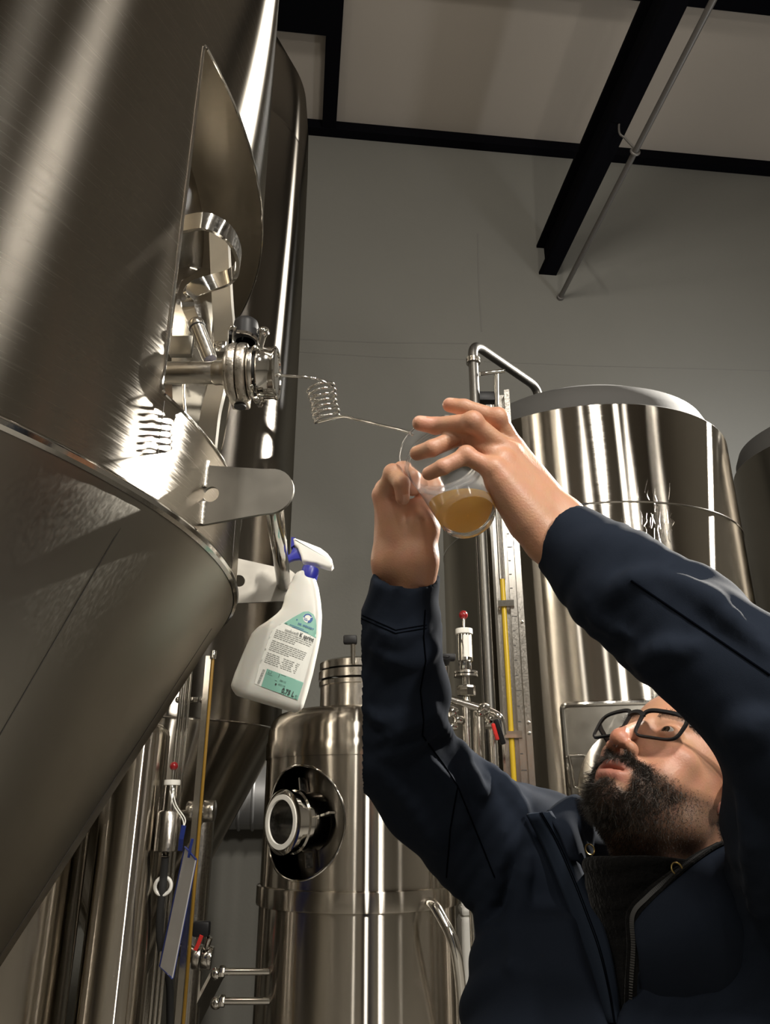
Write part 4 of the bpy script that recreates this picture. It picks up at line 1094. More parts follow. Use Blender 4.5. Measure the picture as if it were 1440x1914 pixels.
def ell(p, c, r, R=None):
    q = p - np.asarray(c, float)
    if R is not None: q = q @ R
    r = np.asarray(r, float)
    k0 = np.sqrt(((q / r) ** 2).sum(1)) + 1e-9; k1 = np.sqrt(((q / r ** 2) ** 2).sum(1)) + 1e-9
    return k0 * (k0 - 1) / k1
def chain(p, pts, rad, k):
    d = None
    for i in range(len(pts) - 1):
        e = rcone(p, pts[i], pts[i + 1], rad[i], rad[i + 1])
        d = e if d is None else smin(d, e, k)
    return d
def trace(sdf, px, py, d0=0.4, d1=1.6):
    r = ray(px, py); rl_ = np.linalg.norm(r); t = d0
    for _ in range(120):
        s = float(sdf((CAM + r * t)[None])[0])
        if s < 4e-4: break
        t += s * .7 / rl_
        if t > d1: return None
    return CAM + r * t
mm = 0.001

person = empty('person', (0.33, 1.02, 0.0), 'bearded man in a navy jacket and glasses raising a plastic cup with both hands', 'person')

# ---------- cup (needed first: the fingers rest on it) ------------------------------------
CR, CB = P(826, 846, .93), P(877, 968, .835)
cax = nrm(CR - CB); CL = np.linalg.norm(CR - CB); RB_, RT_ = .0305, .0500
def cup_hit(px, py):
    r = ray(px, py)
    for d in np.linspace(.74, 1.02, 281):
        q = CAM + r * d - CB; t = q @ cax
        if 0 <= t <= CL:
            if np.linalg.norm(q - cax * t) < RB_ + (RT_ - RB_) * t / CL: return d
    return None
def onc(px, py, fall, off=.0095):
    d = cup_hit(px, py); return P(px, py, (d - off) if d else fall)

# ---------- head ---------------------------------------------------------------------------
HR = np.array([[0.5741527258197936, -0.5727383915971532, 0.5850806630067404], [-0.8132071717585077, -0.4819160292424258, 0.3262683505333337], [-0.09509333958921651, 0.6631196540217452, 0.7424483693940278]])
HT = np.array([0.3693, 1.0247, 1.5421]); HS = 1.0
def hw(x, y, z): return HT + HR @ (np.array([x, y, z]) * mm * HS)
def hl(p): return (p - HT) @ HR / HS / mm
NECKB = np.array([.345, 1.045, 1.36])
NBL = hl(NECKB[None])[0]
def head_sdf(p):
    q = hl(p); x = q.copy(); x[:, 0] = np.abs(x[:, 0])                 # symmetric features use |x|
    d = ell(x, (0, -12, 36), (76, 97, 88))
    d = smin(d, ell(x, (0, 30, -28), (63, 60, 76)), 18)
    d = smin(d, ell(x, (0, 44, -84), (50, 52, 42)), 16)
    d = smin(d, ell(x, (0, 84, -112), (22, 20, 18)), 14)
    d = smin(d, ell(x, (46, 8, -70), (17, 22, 24)), 16)
    d = smin(d, ell(x, (45, 60, -24), (21, 20, 17)), 14)
    d = smin(d, ell(x, (38, 62, -52), (20, 20, 24)), 16)               # cheek
    d = smin(d, rcone(x, (0, 79, 20), (36, 72, 22), 11, 9), 12)        # brow
    d = smax(d, -ell(x, (33, 99, -1), (20, 21, 14)), 9)                # socket
    d = smin(d, ell(x, (32, 76, -1), (14.2, 13.6, 13.2)), 4)           # lids
    d = smax(d, -ell(x, (32, 90, .5), (11.5, 9, 4.2)), 1.5)            # lid opening
    d = smin(d, rcone(x, (0, 86, 10), (0, 111, -36), 7.5, 9.5), 9)     # nose
    d = smin(d, ell(x, (0, 112, -42), (11.5, 11.5, 10.5)), 6)
    d = smin(d, ell(x, (13.5, 102, -47), (8, 10.5, 8)), 4)
    d = smin(d, ell(x, (0, 78, -74), (33, 27, 24)), 12)                # mouth mound
    d = smin(d, chain(x, [(0, 103.5, -71), (8, 102.5, -69.5), (26, 90, -77)], [4.0, 4.6, 2.2], 3), 4)
    d = smin(d, chain(x, [(0, 101, -86), (12, 98.5, -85), (25, 90, -79)], [5.6, 5.0, 2.4], 3), 4)
    d = smax(d, -ell(x, (0, 105, -78.2), (21, 13, 2.0)), 1.2)          # parted lips
    d = smax(d, -ell(x, (8.2, 109, -56), (4.2, 6.5, 5.5)), 2.0)        # nostrils
    d = smin(d, ell(x, (77, -6, -8), (6.5, 17, 30)), 5)                # ear
    d = smin(d, ell(x, (76, 2, -40), (5.5, 8, 11)), 5)
    d = smax(d, -ell(x, (84, 2, -10), (6, 9, 17)), 3)
    d = smin(d, rcone(q, (0, -18, -50), tuple(NBL), 56, 62), 22)       # neck
    d = smin(d, rcone(q, (0, 34, -92), tuple(NBL + np.array([0, 45, 20])), 38, 46), 25)
    return d * mm * HS
def beard_mask(q):
    x = np.abs(q[:, 0]); y = q[:, 1]; z = q[:, 2]
    s = lambda a, b, t: np.clip((t - a) / (b - a), 0, 1)
    line = -58 + np.clip(60 - y, 0, 200) * .55                          # upper edge climbs towards the ear
    low = s(4, -10, z - line) * s(-30, 10, y + 25)
    neckcut = s(-172, -150, z + .25 * (y - 60) )
    m = low * neckcut
    mou = s(-72.5, -69, z) * s(-51, -58, z) * s(70, 78, y) * s(34, 29, x)
    side = s(24, 27, x) * s(40, 34, x) * s(-52, -60, z) * s(-100, -90, z) * s(60, 66, y)
    lips = s(27, 24, x) * s(-66, -68.5, z) * s(-93, -90, z) * s(80, 84, y)
    ulip = s(14, 10, x) * s(-110, -106, z) * s(-90, -94, z) * s(80, 90, y) * 0
    m = np.maximum(m * (1 - lips), np.maximum(mou, side) * (1 - lips * (z < -69.5)))
    bare = s(30, 24, x) * s(-100, -96, z) * s(-88, -92, z) * s(85, 90, y) * s(10, 13, x)
    return np.clip(m * (1 - .8 * bare), 0, 1)
SKIN = np.array([.47, .245, .150])
def skin_cols(v):
    q = hl(v); r2 = lambda c, r: np.exp(-(((q - np.array(c)) / np.array(r)) ** 2).sum(1))
    c = np.repeat(SKIN[None], len(v), 0)
    near = (np.linalg.norm(v - HT, axis=1) < .20)
    xa = np.abs(q[:, 0]); z = q[:, 2]; y = q[:, 1]
    red = np.clip(.8 * r2((0, 114, -42), (18, 20, 16)) + .35 * r2((45, 75, -35), (25, 40, 20)) + .35 * r2((-45, 75, -35), (25, 40, 20)), 0, 1)
    red = np.maximum(red, (xa > 68) * (z < 20) * (z > -60) * (y < 25) * (y > -40) * .9)
    c = c * (1 - red[:, None]) + np.array([.55, .20, .14]) * red[:, None]
    lip = ((xa < 26) & (y > 86) & (z < -66.5 - .10 * 0) & (z > -91.5)).astype(float) * np.clip(1 - (xa / 27) ** 4, 0, 1)
    c = c * (1 - lip[:, None] * .75) + np.array([.42, .15, .12]) * lip[:, None] * .75
    m = beard_mask(q) * near
    c = c * (1 - .72 * m[:, None]) + np.array([.025, .02, .017]) * .72 * m[:, None]
    br = ((z > 19) & (z < 31) & (xa > 12) & (xa < 52) & (y > 50)) * .5 * near
    c = c * (1 - br[:, None]) + np.array([.04, .03, .025]) * br[:, None]
    sc = np.clip((z - 78 + np.clip(y - 30, -100, 60) * .35) / 12, 0, 1) * near
    sc = np.maximum(sc, ((y < -20) & (z > -45) & (xa < 74)) * near * 1.0)
    c = c * (1 - .7 * sc[:, None]) + np.array([.04, .035, .03]) * .7 * sc[:, None]
    # fingernails paler, knuckles redder
    for hand in (fing_l, fing_r):
        for J, r in hand.values():
            w = np.exp(-(np.linalg.norm(v - J[1], axis=1) / .011) ** 2) * .45 + np.exp(-(np.linalg.norm(v - J[0], axis=1) / .014) ** 2) * .35 + np.exp(-(np.linalg.norm(v - J[3], axis=1) / .012) ** 2) * .4
            w = np.clip(w, 0, .6)[:, None]; c = c * (1 - w) + np.array([.52, .20, .12]) * w
            ax_ = nrm(J[3] - J[2]); dor = nrm(np.array([0, -.6, .8]) - ax_ * np.dot(np.array([0, -.6, .8]), ax_))
            nc = J[3] + dor * r[3] + ax_ * .001; q2 = v - nc; t2_ = q2 @ ax_; s2 = q2 @ np.cross(ax_, dor)
            nm = ((np.abs(t2_) < .0062) & (np.abs(s2) < .0048) & (np.abs(q2 @ dor) < .005)).astype(float)[:, None] * .7
            c = c * (1 - nm) + np.array([.62, .38, .28]) * nm
    return c

# ---------- hands ----------------------------------------------------------------------------
fing_l = {'index': ([P(960, 838, .885), P(931, 783, .872), onc(868, 762, .885), P(841, 757, .893)], [.0124, .0106, .0097, .0086]),
          'middle': ([P(952, 848, .868), onc(884, 790, .852, .011), onc(815, 796, .862), onc(785, 791, .878, .008)], [.0124, .0108, .0099, .0088]),
          'ring': ([P(940, 862, .852), onc(868, 813, .835, .011), onc(808, 838, .862), onc(780, 847, .872, .008)], [.0120, .0104, .0095, .0086]),
          'pinky': ([P(924, 878, .838), onc(872, 852, .83, .010), onc(828, 873, .85), onc(802, 885, .86, .008)], [.0112, .0095, .0087, .0078])}
lw_r, lw_u = P(1058, 972, .862), P(1022, 1012, .838)         # wrist, thumb side / little finger side
lf_r, lf_u = P(1150, 1075, .822), P(1130, 1100, .800)         # into the sleeve
def lhand(p):
    mc_ = {k: v[0][0] for k, v in fing_l.items()}
    d = rcone(p, lw_r, mc_['index'], .0195, .0135)
    d = smin(d, rcone(p, lw_r * .6 + lw_u * .4, mc_['middle'], .020, .0138), .012)
    d = smin(d, rcone(p, lw_u * .7 + lw_r * .3, mc_['ring'], .020, .0132), .012)
    d = smin(d, rcone(p, lw_u, mc_['pinky'], .0205, .0128), .012)
    d = smin(d, rcone(p, P(985, 975, .842), P(935, 905, .842), .0215, .0150), .014)      # heel on the little finger side
    d = smin(d, rcone(p, lw_r, lf_r, .0225, .027), .014); d = smin(d, rcone(p, lw_u, lf_u, .0225, .027), .014)
    for k, (J, r) in fing_l.items():
        f_ = chain(p, J, r, .003); d = smin(d, f_, .005)
        d = smin(d, ell(p, J[1] + np.array([0, -.001, .001]), (r[1] * 1.12,) * 3), .004)
    th = chain(p, [P(1000, 930, .895), P(950, 872, .945), P(905, 840, .985), P(868, 828, 1.0)], [.0170, .0135, .0115, .0088], .006)
    return smin(d, th, .012)
fing_r = {'index': ([P(717, 926, .945), P(735, 885, .925), P(751, 903, .905), P(753, 931, .908)], [.0125, .0105, .0098, .0085]),
          'middle': ([P(722, 915, .962), P(752, 880, .952), P(771, 892, .935), P(772, 915, .930)], [.0125, .0105, .0095, .0082]),
          'ring': ([P(726, 918, .980), P(762, 888, .978), P(784, 900, .965), P(788, 922, .956)], [.0118, .0100, .0090, .0080]),
          'pinky': ([P(732, 930, .995), P(765, 905, .995), P(786, 917, .985), P(790, 935, .975)], [.0108, .0088, .0080, .0070])}
rw_r, rw_u = P(784, 1048, .925), P(733, 1050, .945)
rf_r, rf_u = P(772, 1160, .945), P(738, 1165, .965)
def rhand(p):
    mc_ = {k: v[0][0] for k, v in fing_r.items()}
    d = rcone(p, rw_u * .5 + rw_r * .5, mc_['index'], .0195, .0138)
    d = smin(d, rcone(p, rw_u, mc_['middle'], .0190, .0138), .012)
    d = smin(d, rcone(p, rw_u, mc_['ring'], .0190, .0130), .012)
    d = smin(d, rcone(p, rw_u, mc_['pinky'], .0190, .0122), .012)
    d = smin(d, rcone(p, rw_r, P(786, 985, .935), .0190, .0220), .014)                    # ball of the thumb
    d = smin(d, chain(p, [P(788, 990, .935), P(806, 950, .957), P(812, 915, .975), P(808, 890, .985)], [.0205, .0140, .0115, .0090], .006), .010)
    d = smin(d, rcone(p, rw_r, rf_r, .0215, .026), .016); d = smin(d, rcone(p, rw_u, rf_u, .0205, .026), .016)
    d = smin(d, rcone(p, P(742, 965, .950), P(785, 955, .958), .017, .017), .012)          # palm
    for k, (J, r) in fing_r.items():
        d = smin(d, chain(p, J, r, .003), .005)
        d = smin(d, ell(p, J[1], (r[1] * 1.1,) * 3), .004)
    return d

M['skin'], _nt, _b = new_mat('skin')
_a = _nt.nodes.new('ShaderNodeAttribute'); _a.attribute_name = 'skin_tone'
_n = _nt.nodes.new('ShaderNodeTexNoise'); _n.inputs['Scale'].default_value = 55; _n.inputs['Detail'].default_value = 5
_tc = _nt.nodes.new('ShaderNodeTexCoord'); _nt.links.new(_tc.outputs['Object'], _n.inputs['Vector'])
_mx = _nt.nodes.new('ShaderNodeMix'); _mx.data_type = 'RGBA'; _mx.blend_type = 'OVERLAY'; _mx.inputs[0].default_value = 0.35
_nt.links.new(_a.outputs['Color'], _mx.inputs[6]); _nt.links.new(_n.outputs['Color'], _mx.inputs[7])
_hs = _nt.nodes.new('ShaderNodeMix'); _hs.data_type = 'RGBA'; _hs.inputs[0].default_value = 0.35
_nt.links.new(_a.outputs['Color'], _hs.inputs[6]); _nt.links.new(_mx.outputs[2], _hs.inputs[7])
_nt.links.new(_hs.outputs[2], _b.inputs['Base Color'])
_n2 = _nt.nodes.new('ShaderNodeTexNoise'); _n2.inputs['Scale'].default_value = 420; _n2.inputs['Detail'].default_value = 3
_nt.links.new(_tc.outputs['Object'], _n2.inputs['Vector'])
_bp = _nt.nodes.new('ShaderNodeBump'); _bp.inputs['Strength'].default_value = .4; _bp.inputs['Distance'].default_value = .0008
_nt.links.new(_n2.outputs['Fac'], _bp.inputs['Height']); _nt.links.new(_bp.outputs['Normal'], _b.inputs['Normal'])
_b.inputs['Roughness'].default_value = .46
_b.inputs['Subsurface Weight'].default_value = .12; _b.inputs['Subsurface Radius'].default_value = (.010, .004, .002); _b.inputs['Subsurface Scale'].default_value = .6

# torso, arms and legs under the clothes close the body
TC = np.array([.285, 1.035]); TF = nrm(np.array([-.5, -.866, 0])); TL = np.array([-TF[1], TF[0], 0])
RSH, LSH = P(1010, 1612, 1.07), P(1540, 1720, .80)
ra_pts = [P(757, 1085, .935), P(750, 1180, .955), P(748, 1290, .985), P(730, 1388, 1.01), P(806, 1480, 1.03), P(900, 1560, 1.05), RSH]
ra_rad = [.0405, .0475, .0575, .0625, .0700, .0790, .0850]
la_pts = [P(1056, 1012, .845), P(1150, 1086, .805), P(1280, 1182, .755), P(1400, 1276, .715), P(1496, 1384, .695), P(1530, 1560, .735), LSH]
la_rad = [.0435, .0550, .0595, .0575, .0630, .0790, .0880]
def under(p):
    d = chain(p, ra_pts[1:], [r - .016 for r in ra_rad[1:]], .01)
    d = smin(d, chain(p, la_pts[1:], [r - .02 for r in la_rad[1:]], .01), .02)
    q = p - np.array([TC[0], TC[1], 0]); l = q @ TL; f = q @ TF; z = p[:, 2]
    w = np.interp(z, [.8, 1.0, 1.2, 1.36], [.15, .14, .16, .13]); dp = np.interp(z, [.8, 1.0, 1.2, 1.36], [.10, .10, .10, .06])
    t = (np.sqrt((l / w) ** 2 + (f / dp) ** 2) - 1) * dp
    t = smax(smax(t, z - 1.34, .05), .85 - z, .03)
    d = smin(d, t, .03)
    d = smin(d, rcone(p, NECKB, RSH + np.array([0, 0, .01]), .05, .05), .03); d = smin(d, rcone(p, NECKB, LSH, .05, .05), .03)
    return d
def body_all(): 
    vs, fs, b = [], [], 0
    for s, lo, hi, h in ((head_sdf, (.16, .82, 1.30), (.56, 1.22, 1.72), .0019),
                         (lhand, np.minimum.reduce([lf_u, lf_r, fing_l['middle'][0][3], fing_l['ring'][0][3], fing_l['pinky'][0][0], P(870, 828, 1.0)]) - .04, np.maximum.reduce([lf_r, fing_l['index'][0][1], fing_l['index'][0][3], P(870, 828, 1.0)]) + .04, .0014),
                         (rhand, np.minimum.reduce([rf_u, rf_r, fing_r['index'][0][2]]) - .04, np.maximum.reduce([rf_r, fing_r['ring'][0][1], P(806, 890, 1.0)]) + .04, .0014),
                         (under, (-.02, .6, .8), (.62, 1.32, 1.92), .008)):
        v, f = surface_nets(s, lo, hi, h); v = laplace(v, f, 2, .5)
        vs.append(v); fs.append(f + b); b += len(v)
    return np.concatenate(vs), np.concatenate(fs)
bv, bf = body_all()
head_n = None
body = np_mesh('body', bv, bf, M['skin'], person, skin_cols(bv))
# ---------- jacket ------------------------------------------------------------------------
def fabric(name, col, rough, weave=900, sheen=0.15, bump=0.15):
    m, nt, b = new_mat(name)
    b.inputs['Base Color'].default_value = (*col, 1); b.inputs['Roughness'].default_value = rough
    b.inputs['Sheen Weight'].default_value = sheen; b.inputs['Sheen Roughness'].default_value = .4
    b.inputs['Specular IOR Level'].default_value = .03
    tc = nt.nodes.new('ShaderNodeTexCoord'); n = nt.nodes.new('ShaderNodeTexNoise'); n.inputs['Scale'].default_value = weave; n.inputs['Detail'].default_value = 2
    n2 = nt.nodes.new('ShaderNodeTexNoise'); n2.inputs['Scale'].default_value = 28; n2.inputs['Detail'].default_value = 4
    ad = nt.nodes.new('ShaderNodeMath'); ad.operation = 'MULTIPLY_ADD'; ad.inputs[1].default_value = 2.2
    nt.links.new(tc.outputs['Object'], n.inputs['Vector']); nt.links.new(tc.outputs['Object'], n2.inputs['Vector'])
    nt.links.new(n2.outputs['Fac'], ad.inputs[0]); nt.links.new(n.outputs['Fac'], ad.inputs[2])
    bp = nt.nodes.new('ShaderNodeBump'); bp.inputs['Strength'].default_value = bump; bp.inputs['Distance'].default_value = .0015
    nt.links.new(ad.outputs[0], bp.inputs['Height']); nt.links.new(bp.outputs['Normal'], b.inputs['Normal'])
    return m
M['navy'] = fabric('navy_softshell', (0.0135, 0.0178, 0.0275), 0.85, 1400, .012, .12)
M['navy_edge'] = fabric('navy_binding', (0.016, 0.022, 0.034), 0.75, 1400, .012, .08)
M['fleece'] = fabric('charcoal_knit', (0.0085, 0.0085, 0.0085), 0.95, 200, .1, 1.6)
M['thread'] = plain('seam_thread', (0.002, 0.0025, 0.004), 1.0, spec=0.0)
M['trouser'] = fabric('dark_trousers', (0.02, 0.02, 0.024), 0.8)
M['shoe'] = plain('black_leather', (0.012, 0.012, 0.012), 0.4)
M['brass'] = plain('brass_ring', (0.45, 0.33, 0.12), 0.35, 1.0)
ra_ax = nrm(ra_pts[0] - ra_pts[1]); la_ax = nrm(la_pts[0] - la_pts[1])
def torso(p, g, top=1.395):
    q = p - np.array([TC[0], TC[1], 0]); l = q @ TL; f = q @ TF; z = p[:, 2]
    zs = [.76, .9, 1.05, 1.2, 1.34, 1.42]
    w = np.interp(z, zs, [.205, .205, .205, .215, .195, .15]) + g; dp = np.interp(z, zs, [.150, .145, .150, .160, .125, .09]) + g
    t = (np.sqrt((l / w) ** 2 + (f / dp) ** 2) - 1) * dp * .9
    return smax(smax(t, z - top - g, .05), .76 - g - z, .02), l, f, z
def arms(p):
    a = chain(p, ra_pts, ra_rad, .02); b = chain(p, la_pts, la_rad, .02)
    return a, b
def waves(p):
    x, y, z = p[:, 0], p[:, 1], p[:, 2]
    w1 = np.sin(38 * x + 55 * z + 2.5 * np.sin(21 * y + 17 * z) + 18 * y)
    w2 = np.sin(71 * z - 44 * x + 3.0 * np.sin(26 * x - 13 * z) + 25 * y)
    return .0022 * w1 + .0020 * np.abs(w2)
def jacket_base(p):
    t, l, f, z = torso(p, 0)
    a, b = arms(p)
    a = smax(a, (p - (ra_pts[0] + ra_ax * .006)) @ ra_ax, .004); b = smax(b, (p - (la_pts[0] + la_ax * .004)) @ la_ax, .004)
    d = smin(t, a, .05); d = smin(d, b, .05)
    d = smin(d, rcone(p, NECKB + np.array([0, 0, -.01]), RSH + np.array([0, 0, .0]), .070, .082), .04)
    d = smin(d, rcone(p, NECKB + np.array([0, 0, -.01]), LSH, .070, .084), .04)
    return d
# folds of the sleeves, laid on the surface: (points in the frame, radius)
FOLDS_PX = [([(700, 1385), (747, 1360), (800, 1338)], .011), ([(722, 1412), (757, 1396), (806, 1372)], .011), ([(690, 1330), (720, 1345), (760, 1330)], .009),
            ([(808, 1325), (822, 1362), (838, 1372), (850, 1348)], .010), ([(862, 1395), (884, 1455), (899, 1480), (914, 1450)], .011),
            ([(800, 1420), (850, 1480), (880, 1560)], .009), ([(940, 1560), (925, 1640), (905, 1710)], .013), ([(985, 1600), (970, 1700), (960, 1800)], .013),
            ([(905, 1430), (950, 1480), (985, 1530)], .012), ([(700, 1180), (750, 1192), (800, 1178)], .007), ([(700, 1215), (745, 1232), (812, 1205)], .006),
            ([(770, 1240), (812, 1215), (830, 1190)], .007), ([(720, 1440), (770, 1500), (820, 1580)], .010),
            ([(1130, 1120), (1185, 1085), (1250, 1060)], .010), ([(1180, 1240), (1235, 1215), (1300, 1205)], .010), ([(1105, 1130), (1135, 1165), (1180, 1190)], .008),
            ([(1230, 1070), (1330, 1130), (1430, 1215)], .010), ([(1330, 1420), (1375, 1370), (1430, 1340)], .014), ([(1400, 1500), (1415, 1600), (1410, 1700)], .014)]
FOLDS = []
for pts, r in FOLDS_PX:
    q = [trace(jacket_base, *a) for a in pts]; q = [a for a in q if a is not None]
    if len(q) > 1:
        q = [a + nrm(a - CAM) * (r * .05) for a in q]
        FOLDS.append((smooth_path(q, 3), r))
def jacket(p):
    d = jacket_base(p)
    near = np.abs(d) < .03
    if near.any():
        pn = p[near]; dn = d[near]
        for q, r in FOLDS:
            n_ = len(q)
            lo_ = np.min(q, 0) - .06; hi_ = np.max(q, 0) + .06
            m = ((pn > lo_) & (pn < hi_)).all(1)
            if not m.any(): continue
            rr_ = [r * (.25 + .75 * math.sin(PI * (i + .5) / n_)) for i in range(n_)]
            dn[m] = smin(dn[m], chain(pn[m], q, rr_, .004), .009)
        # raised cuffs
        for c0_, ax_, r0 in ((ra_pts[0], ra_ax, ra_rad[0]), (la_pts[0], la_ax, la_rad[0])):
            q = pn - c0_; t = q @ ax_; rad_ = np.linalg.norm(q - t[:, None] * ax_, axis=1)
            groove = np.exp(-((t + .052) / .004) ** 2) * .0022 * (rad_ < .09)
            dn = dn + groove
        d[near] = dn - waves(pn)
    # hollow sleeve mouths
    d = smax(d, -rcone(p, ra_pts[0] + ra_ax * .03, ra_pts[0] - ra_ax * .035, ra_rad[0] - .008, ra_rad[0] - .012), .003)
    d = smax(d, -rcone(p, la_pts[0] + la_ax * .03, la_pts[0] - la_ax * .035, la_rad[0] - .008, la_rad[0] - .012), .003)
    # open front and neck hole
    q = p - np.array([TC[0], TC[1], 0]); l = q @ TL; f = q @ TF; z = p[:, 2]
    v_ = np.maximum(np.maximum(np.abs(l - .012) - (z - 1.30) * .55, .02 - f), np.maximum(z - 1.50, f - .26)); v_ = np.maximum(v_, -(f - np.interp(z, [1.1, 1.3, 1.42], [.10, .06, .02])))
    d = smax(d, -v_, .008)
    d = smax(d, -rcone(p, NECKB + np.array([-.02, -.03, .01]), NECKB + np.array([-.05, -.08, .15]), .078, .10), .01)
    return d
jv, jf = surface_nets(jacket, (-.03, .56, .70), (.64, 1.34, 1.93), .0042)
jv = laplace(jv, jf, 2, .5)
jk = np_mesh('jacket', jv, jf, M['navy'], person); jk['label'] = 'navy blue softshell jacket'
JT = BVHTree.FromPolygons([Vector(a) for a in jv], [tuple(int(i) for i in f) for f in jf])
def hitj(px, py, lift=0.0):
    r = nrm(ray(px, py)); h = JT.ray_cast(Vector(CAM), Vector(r))
    if h[0] is None: return None, None
    n_ = np.array(h[1]); n_ = n_ if n_ @ r < 0 else -n_
    return np.array(h[0]) + n_ * lift, n_
def seam(pts, r=.0011, name='seam', mat='thread', parent=jk):
    dense = []
    for a, b in zip(pts[:-1], pts[1:]):
        m = max(2, int(math.hypot(b[0] - a[0], b[1] - a[1]) / 9))
        dense += [(a[0] + (b[0] - a[0]) * k / m, a[1] + (b[1] - a[1]) * k / m) for k in range(m)]
    q = []
    for px, py in dense + [pts[-1]]:
        h, n_ = hitj(px, py, .0002)
        if h is not None and (not q or np.linalg.norm(h - q[-1]) < .03): q.append(h)
    if len(q) > 3: mk(name, *tube(q, r, 6), M[mat], parent, angle=180)
seam([(795, 1140), (792, 1190), (796, 1235), (786, 1290), (792, 1345), (790, 1375)])
seam([(790, 1375), (830, 1430), (856, 1470), (842, 1550), (835, 1640)])
seam([(856, 1470), (905, 1590), (925, 1640)])
seam([(1180, 1085), (1290, 1160), (1440, 1262)])
seam([(678, 1150), (740, 1178), (798, 1168)], .0008)
seam([(676, 1156), (740, 1184), (798, 1174)], .0008)
# placket on the near front edge, collar, zip
def loft(rows, name, mat, parent, th=.004, sub=4, bulge=0.0):
    """surface through rows of scene points, with thickness"""
    R_ = [smooth_path(r, sub) for r in rows]; m = len(R_[0])
    cols = [smooth_path([r[i] for r in R_], sub) for i in range(m)]; k = len(cols[0])
    v = [c for col in cols for c in col]
    if bulge:
        v = []
        for i, col in enumerate(cols):
            for j, c in enumerate(col): v.append(c + nrm(CAM - c) * bulge * math.sin(PI * j / (k - 1)) * math.sin(PI * (i + .5) / m) ** .3)
    f = [(i * k + j, i * k + j + 1, (i + 1) * k + j + 1, (i + 1) * k + j) for i in range(m - 1) for j in range(k - 1)]
    o = mk(name, v, f, M[mat], parent, angle=180)
    md = o.modifiers.new('thickness', 'SOLIDIFY'); md.thickness = th; md.offset = 0
    return o
def pj(px, py, lift=.004, fall=.9):
    h, n_ = hitj(px, py, lift); return h if h is not None else P(px, py, fall)
lp = [(985, 1522), (1012, 1575), (1040, 1640), (1068, 1710), (1095, 1780), (1118, 1850), (1135, 1912)]
rp_ = [(1030, 1516), (1060, 1565), (1090, 1632), (1116, 1700), (1138, 1765), (1152, 1840), (1160, 1912)]
LQ = [pj(x, y) for x, y in lp]; dq_ = [depth_of(a) for a in LQ]
dq_ = list(np.convolve(np.pad(dq_, 1, 'edge'), [.25, .5, .25], 'valid'))
loft([[P(x, y, d - .001) for (x, y), d in zip(lp, dq_)], [P((x + x2) / 2, (y + y2) / 2, d - .010) for (x, y), (x2, y2), d in zip(lp, rp_, dq_)], [P(x, y, d - .004) for (x, y), d in zip(rp_, dq_)]], 'placket', 'navy_edge', jk, .004)
for k_ in (.55, .62):
    mk('placket_stitch', *tube(smooth_path([P(x + (x2 - x) * k_, y + (y2 - y) * k_, d - .0125) for (x, y), (x2, y2), d in zip(lp, rp_, dq_)], 6), .0007, 6), M['thread'], jk, angle=180)
# turned-up collar, far side (creased) and near side (with the zip along its edge)
loft([[P(1022, 1520, 1.00), P(1050, 1497, 1.015), P(1078, 1487, 1.02), P(1098, 1508, 1.01), P(1112, 1560, .985)],
      [P(1034, 1540, .975), P(1060, 1528, .985), P(1080, 1532, .99), P(1094, 1552, .985), P(1108, 1590, .965)],
      [P(1048, 1566, .965), P(1068, 1556, .965), P(1086, 1566, .975), P(1096, 1584, .965), P(1106, 1612, .95)],
      [P(1066, 1608, .945), P(1082, 1610, .94), P(1098, 1625, .94), P(1106, 1640, .935), P(1114, 1660, .93)]], 'collar', 'navy', jk, .005, 5)
ctop = [(1186, 1712, .800), (1214, 1678, .806), (1250, 1646, .815), (1285, 1618, .83), (1320, 1594, .845), (1352, 1577, .86), (1392, 1566, .88)]
cmid = [(1190, 1752, .785), (1226, 1722, .782), (1266, 1694, .784), (1304, 1668, .792), (1340, 1648, .80), (1375, 1634, .81), (1415, 1630, .82)]
clow = [(1196, 1800, .780), (1240, 1790, .768), (1284, 1776, .762), (1326, 1760, .762), (1364, 1748, .764), (1400, 1742, .768), (1440, 1740, .77)]
cbot = [(1196, 1920, .800), (1250, 1930, .79), (1300, 1930, .785), (1345, 1930, .78), (1385, 1930, .78), (1420, 1930, .78), (1460, 1930, .78)]
loft([[P(*q) for q in ctop], [P(*q) for q in cmid], [P(*q) for q in clow], [P(*q) for q in cbot]], 'collar', 'navy', jk, .006, 5)
# fleece under the jacket
def fleece(p):
    t, l, f, z = torso(p, -.016, 1.375)
    n0 = NECKB + np.array([-.012, -.02, -.02]); n1 = NECKB + np.array([-.035, -.06, .115])
    nk = rcone(p, n0, n1, .083, .080)
    ax = nrm(n1 - n0 + np.array([0.03, .05, .0])); nk = smax(nk, (p - n1 + ax * .022) @ ax, .008)
    d = smin(t, nk, .03)
    d = smax(d, 1.0 - z, .01)
    return d - .0015 * np.sin(300 * p[:, 2] + 2 * np.sin(60 * p[:, 0])) * .6
fv, ff = surface_nets(fleece, (.02, .78, .98), (.55, 1.30, 1.52), .004)
fl_ = np_mesh('fleece_collar', laplace(fv, ff, 1, .4), ff, M['fleece'], person); fl_['label'] = 'charcoal knitted fleece with stand collar under the jacket'
FT = BVHTree.FromPolygons([Vector(a) for a in fv], [tuple(int(i) for i in f) for f in ff])
def hit2(px, py, lift=0.0):
    r = nrm(ray(px, py)); best_ = None
    for T_ in (JT, FT):
        h = T_.ray_cast(Vector(CAM), Vector(r))
        if h[0] is not None and (best_ is None or h[3] < best_[3]): best_ = h
    if best_ is None: return P(px, py, .85)
    n_ = np.array(best_[1]); n_ = n_ if n_ @ r < 0 else -n_
    return np.array(best_[0]) + n_ * lift
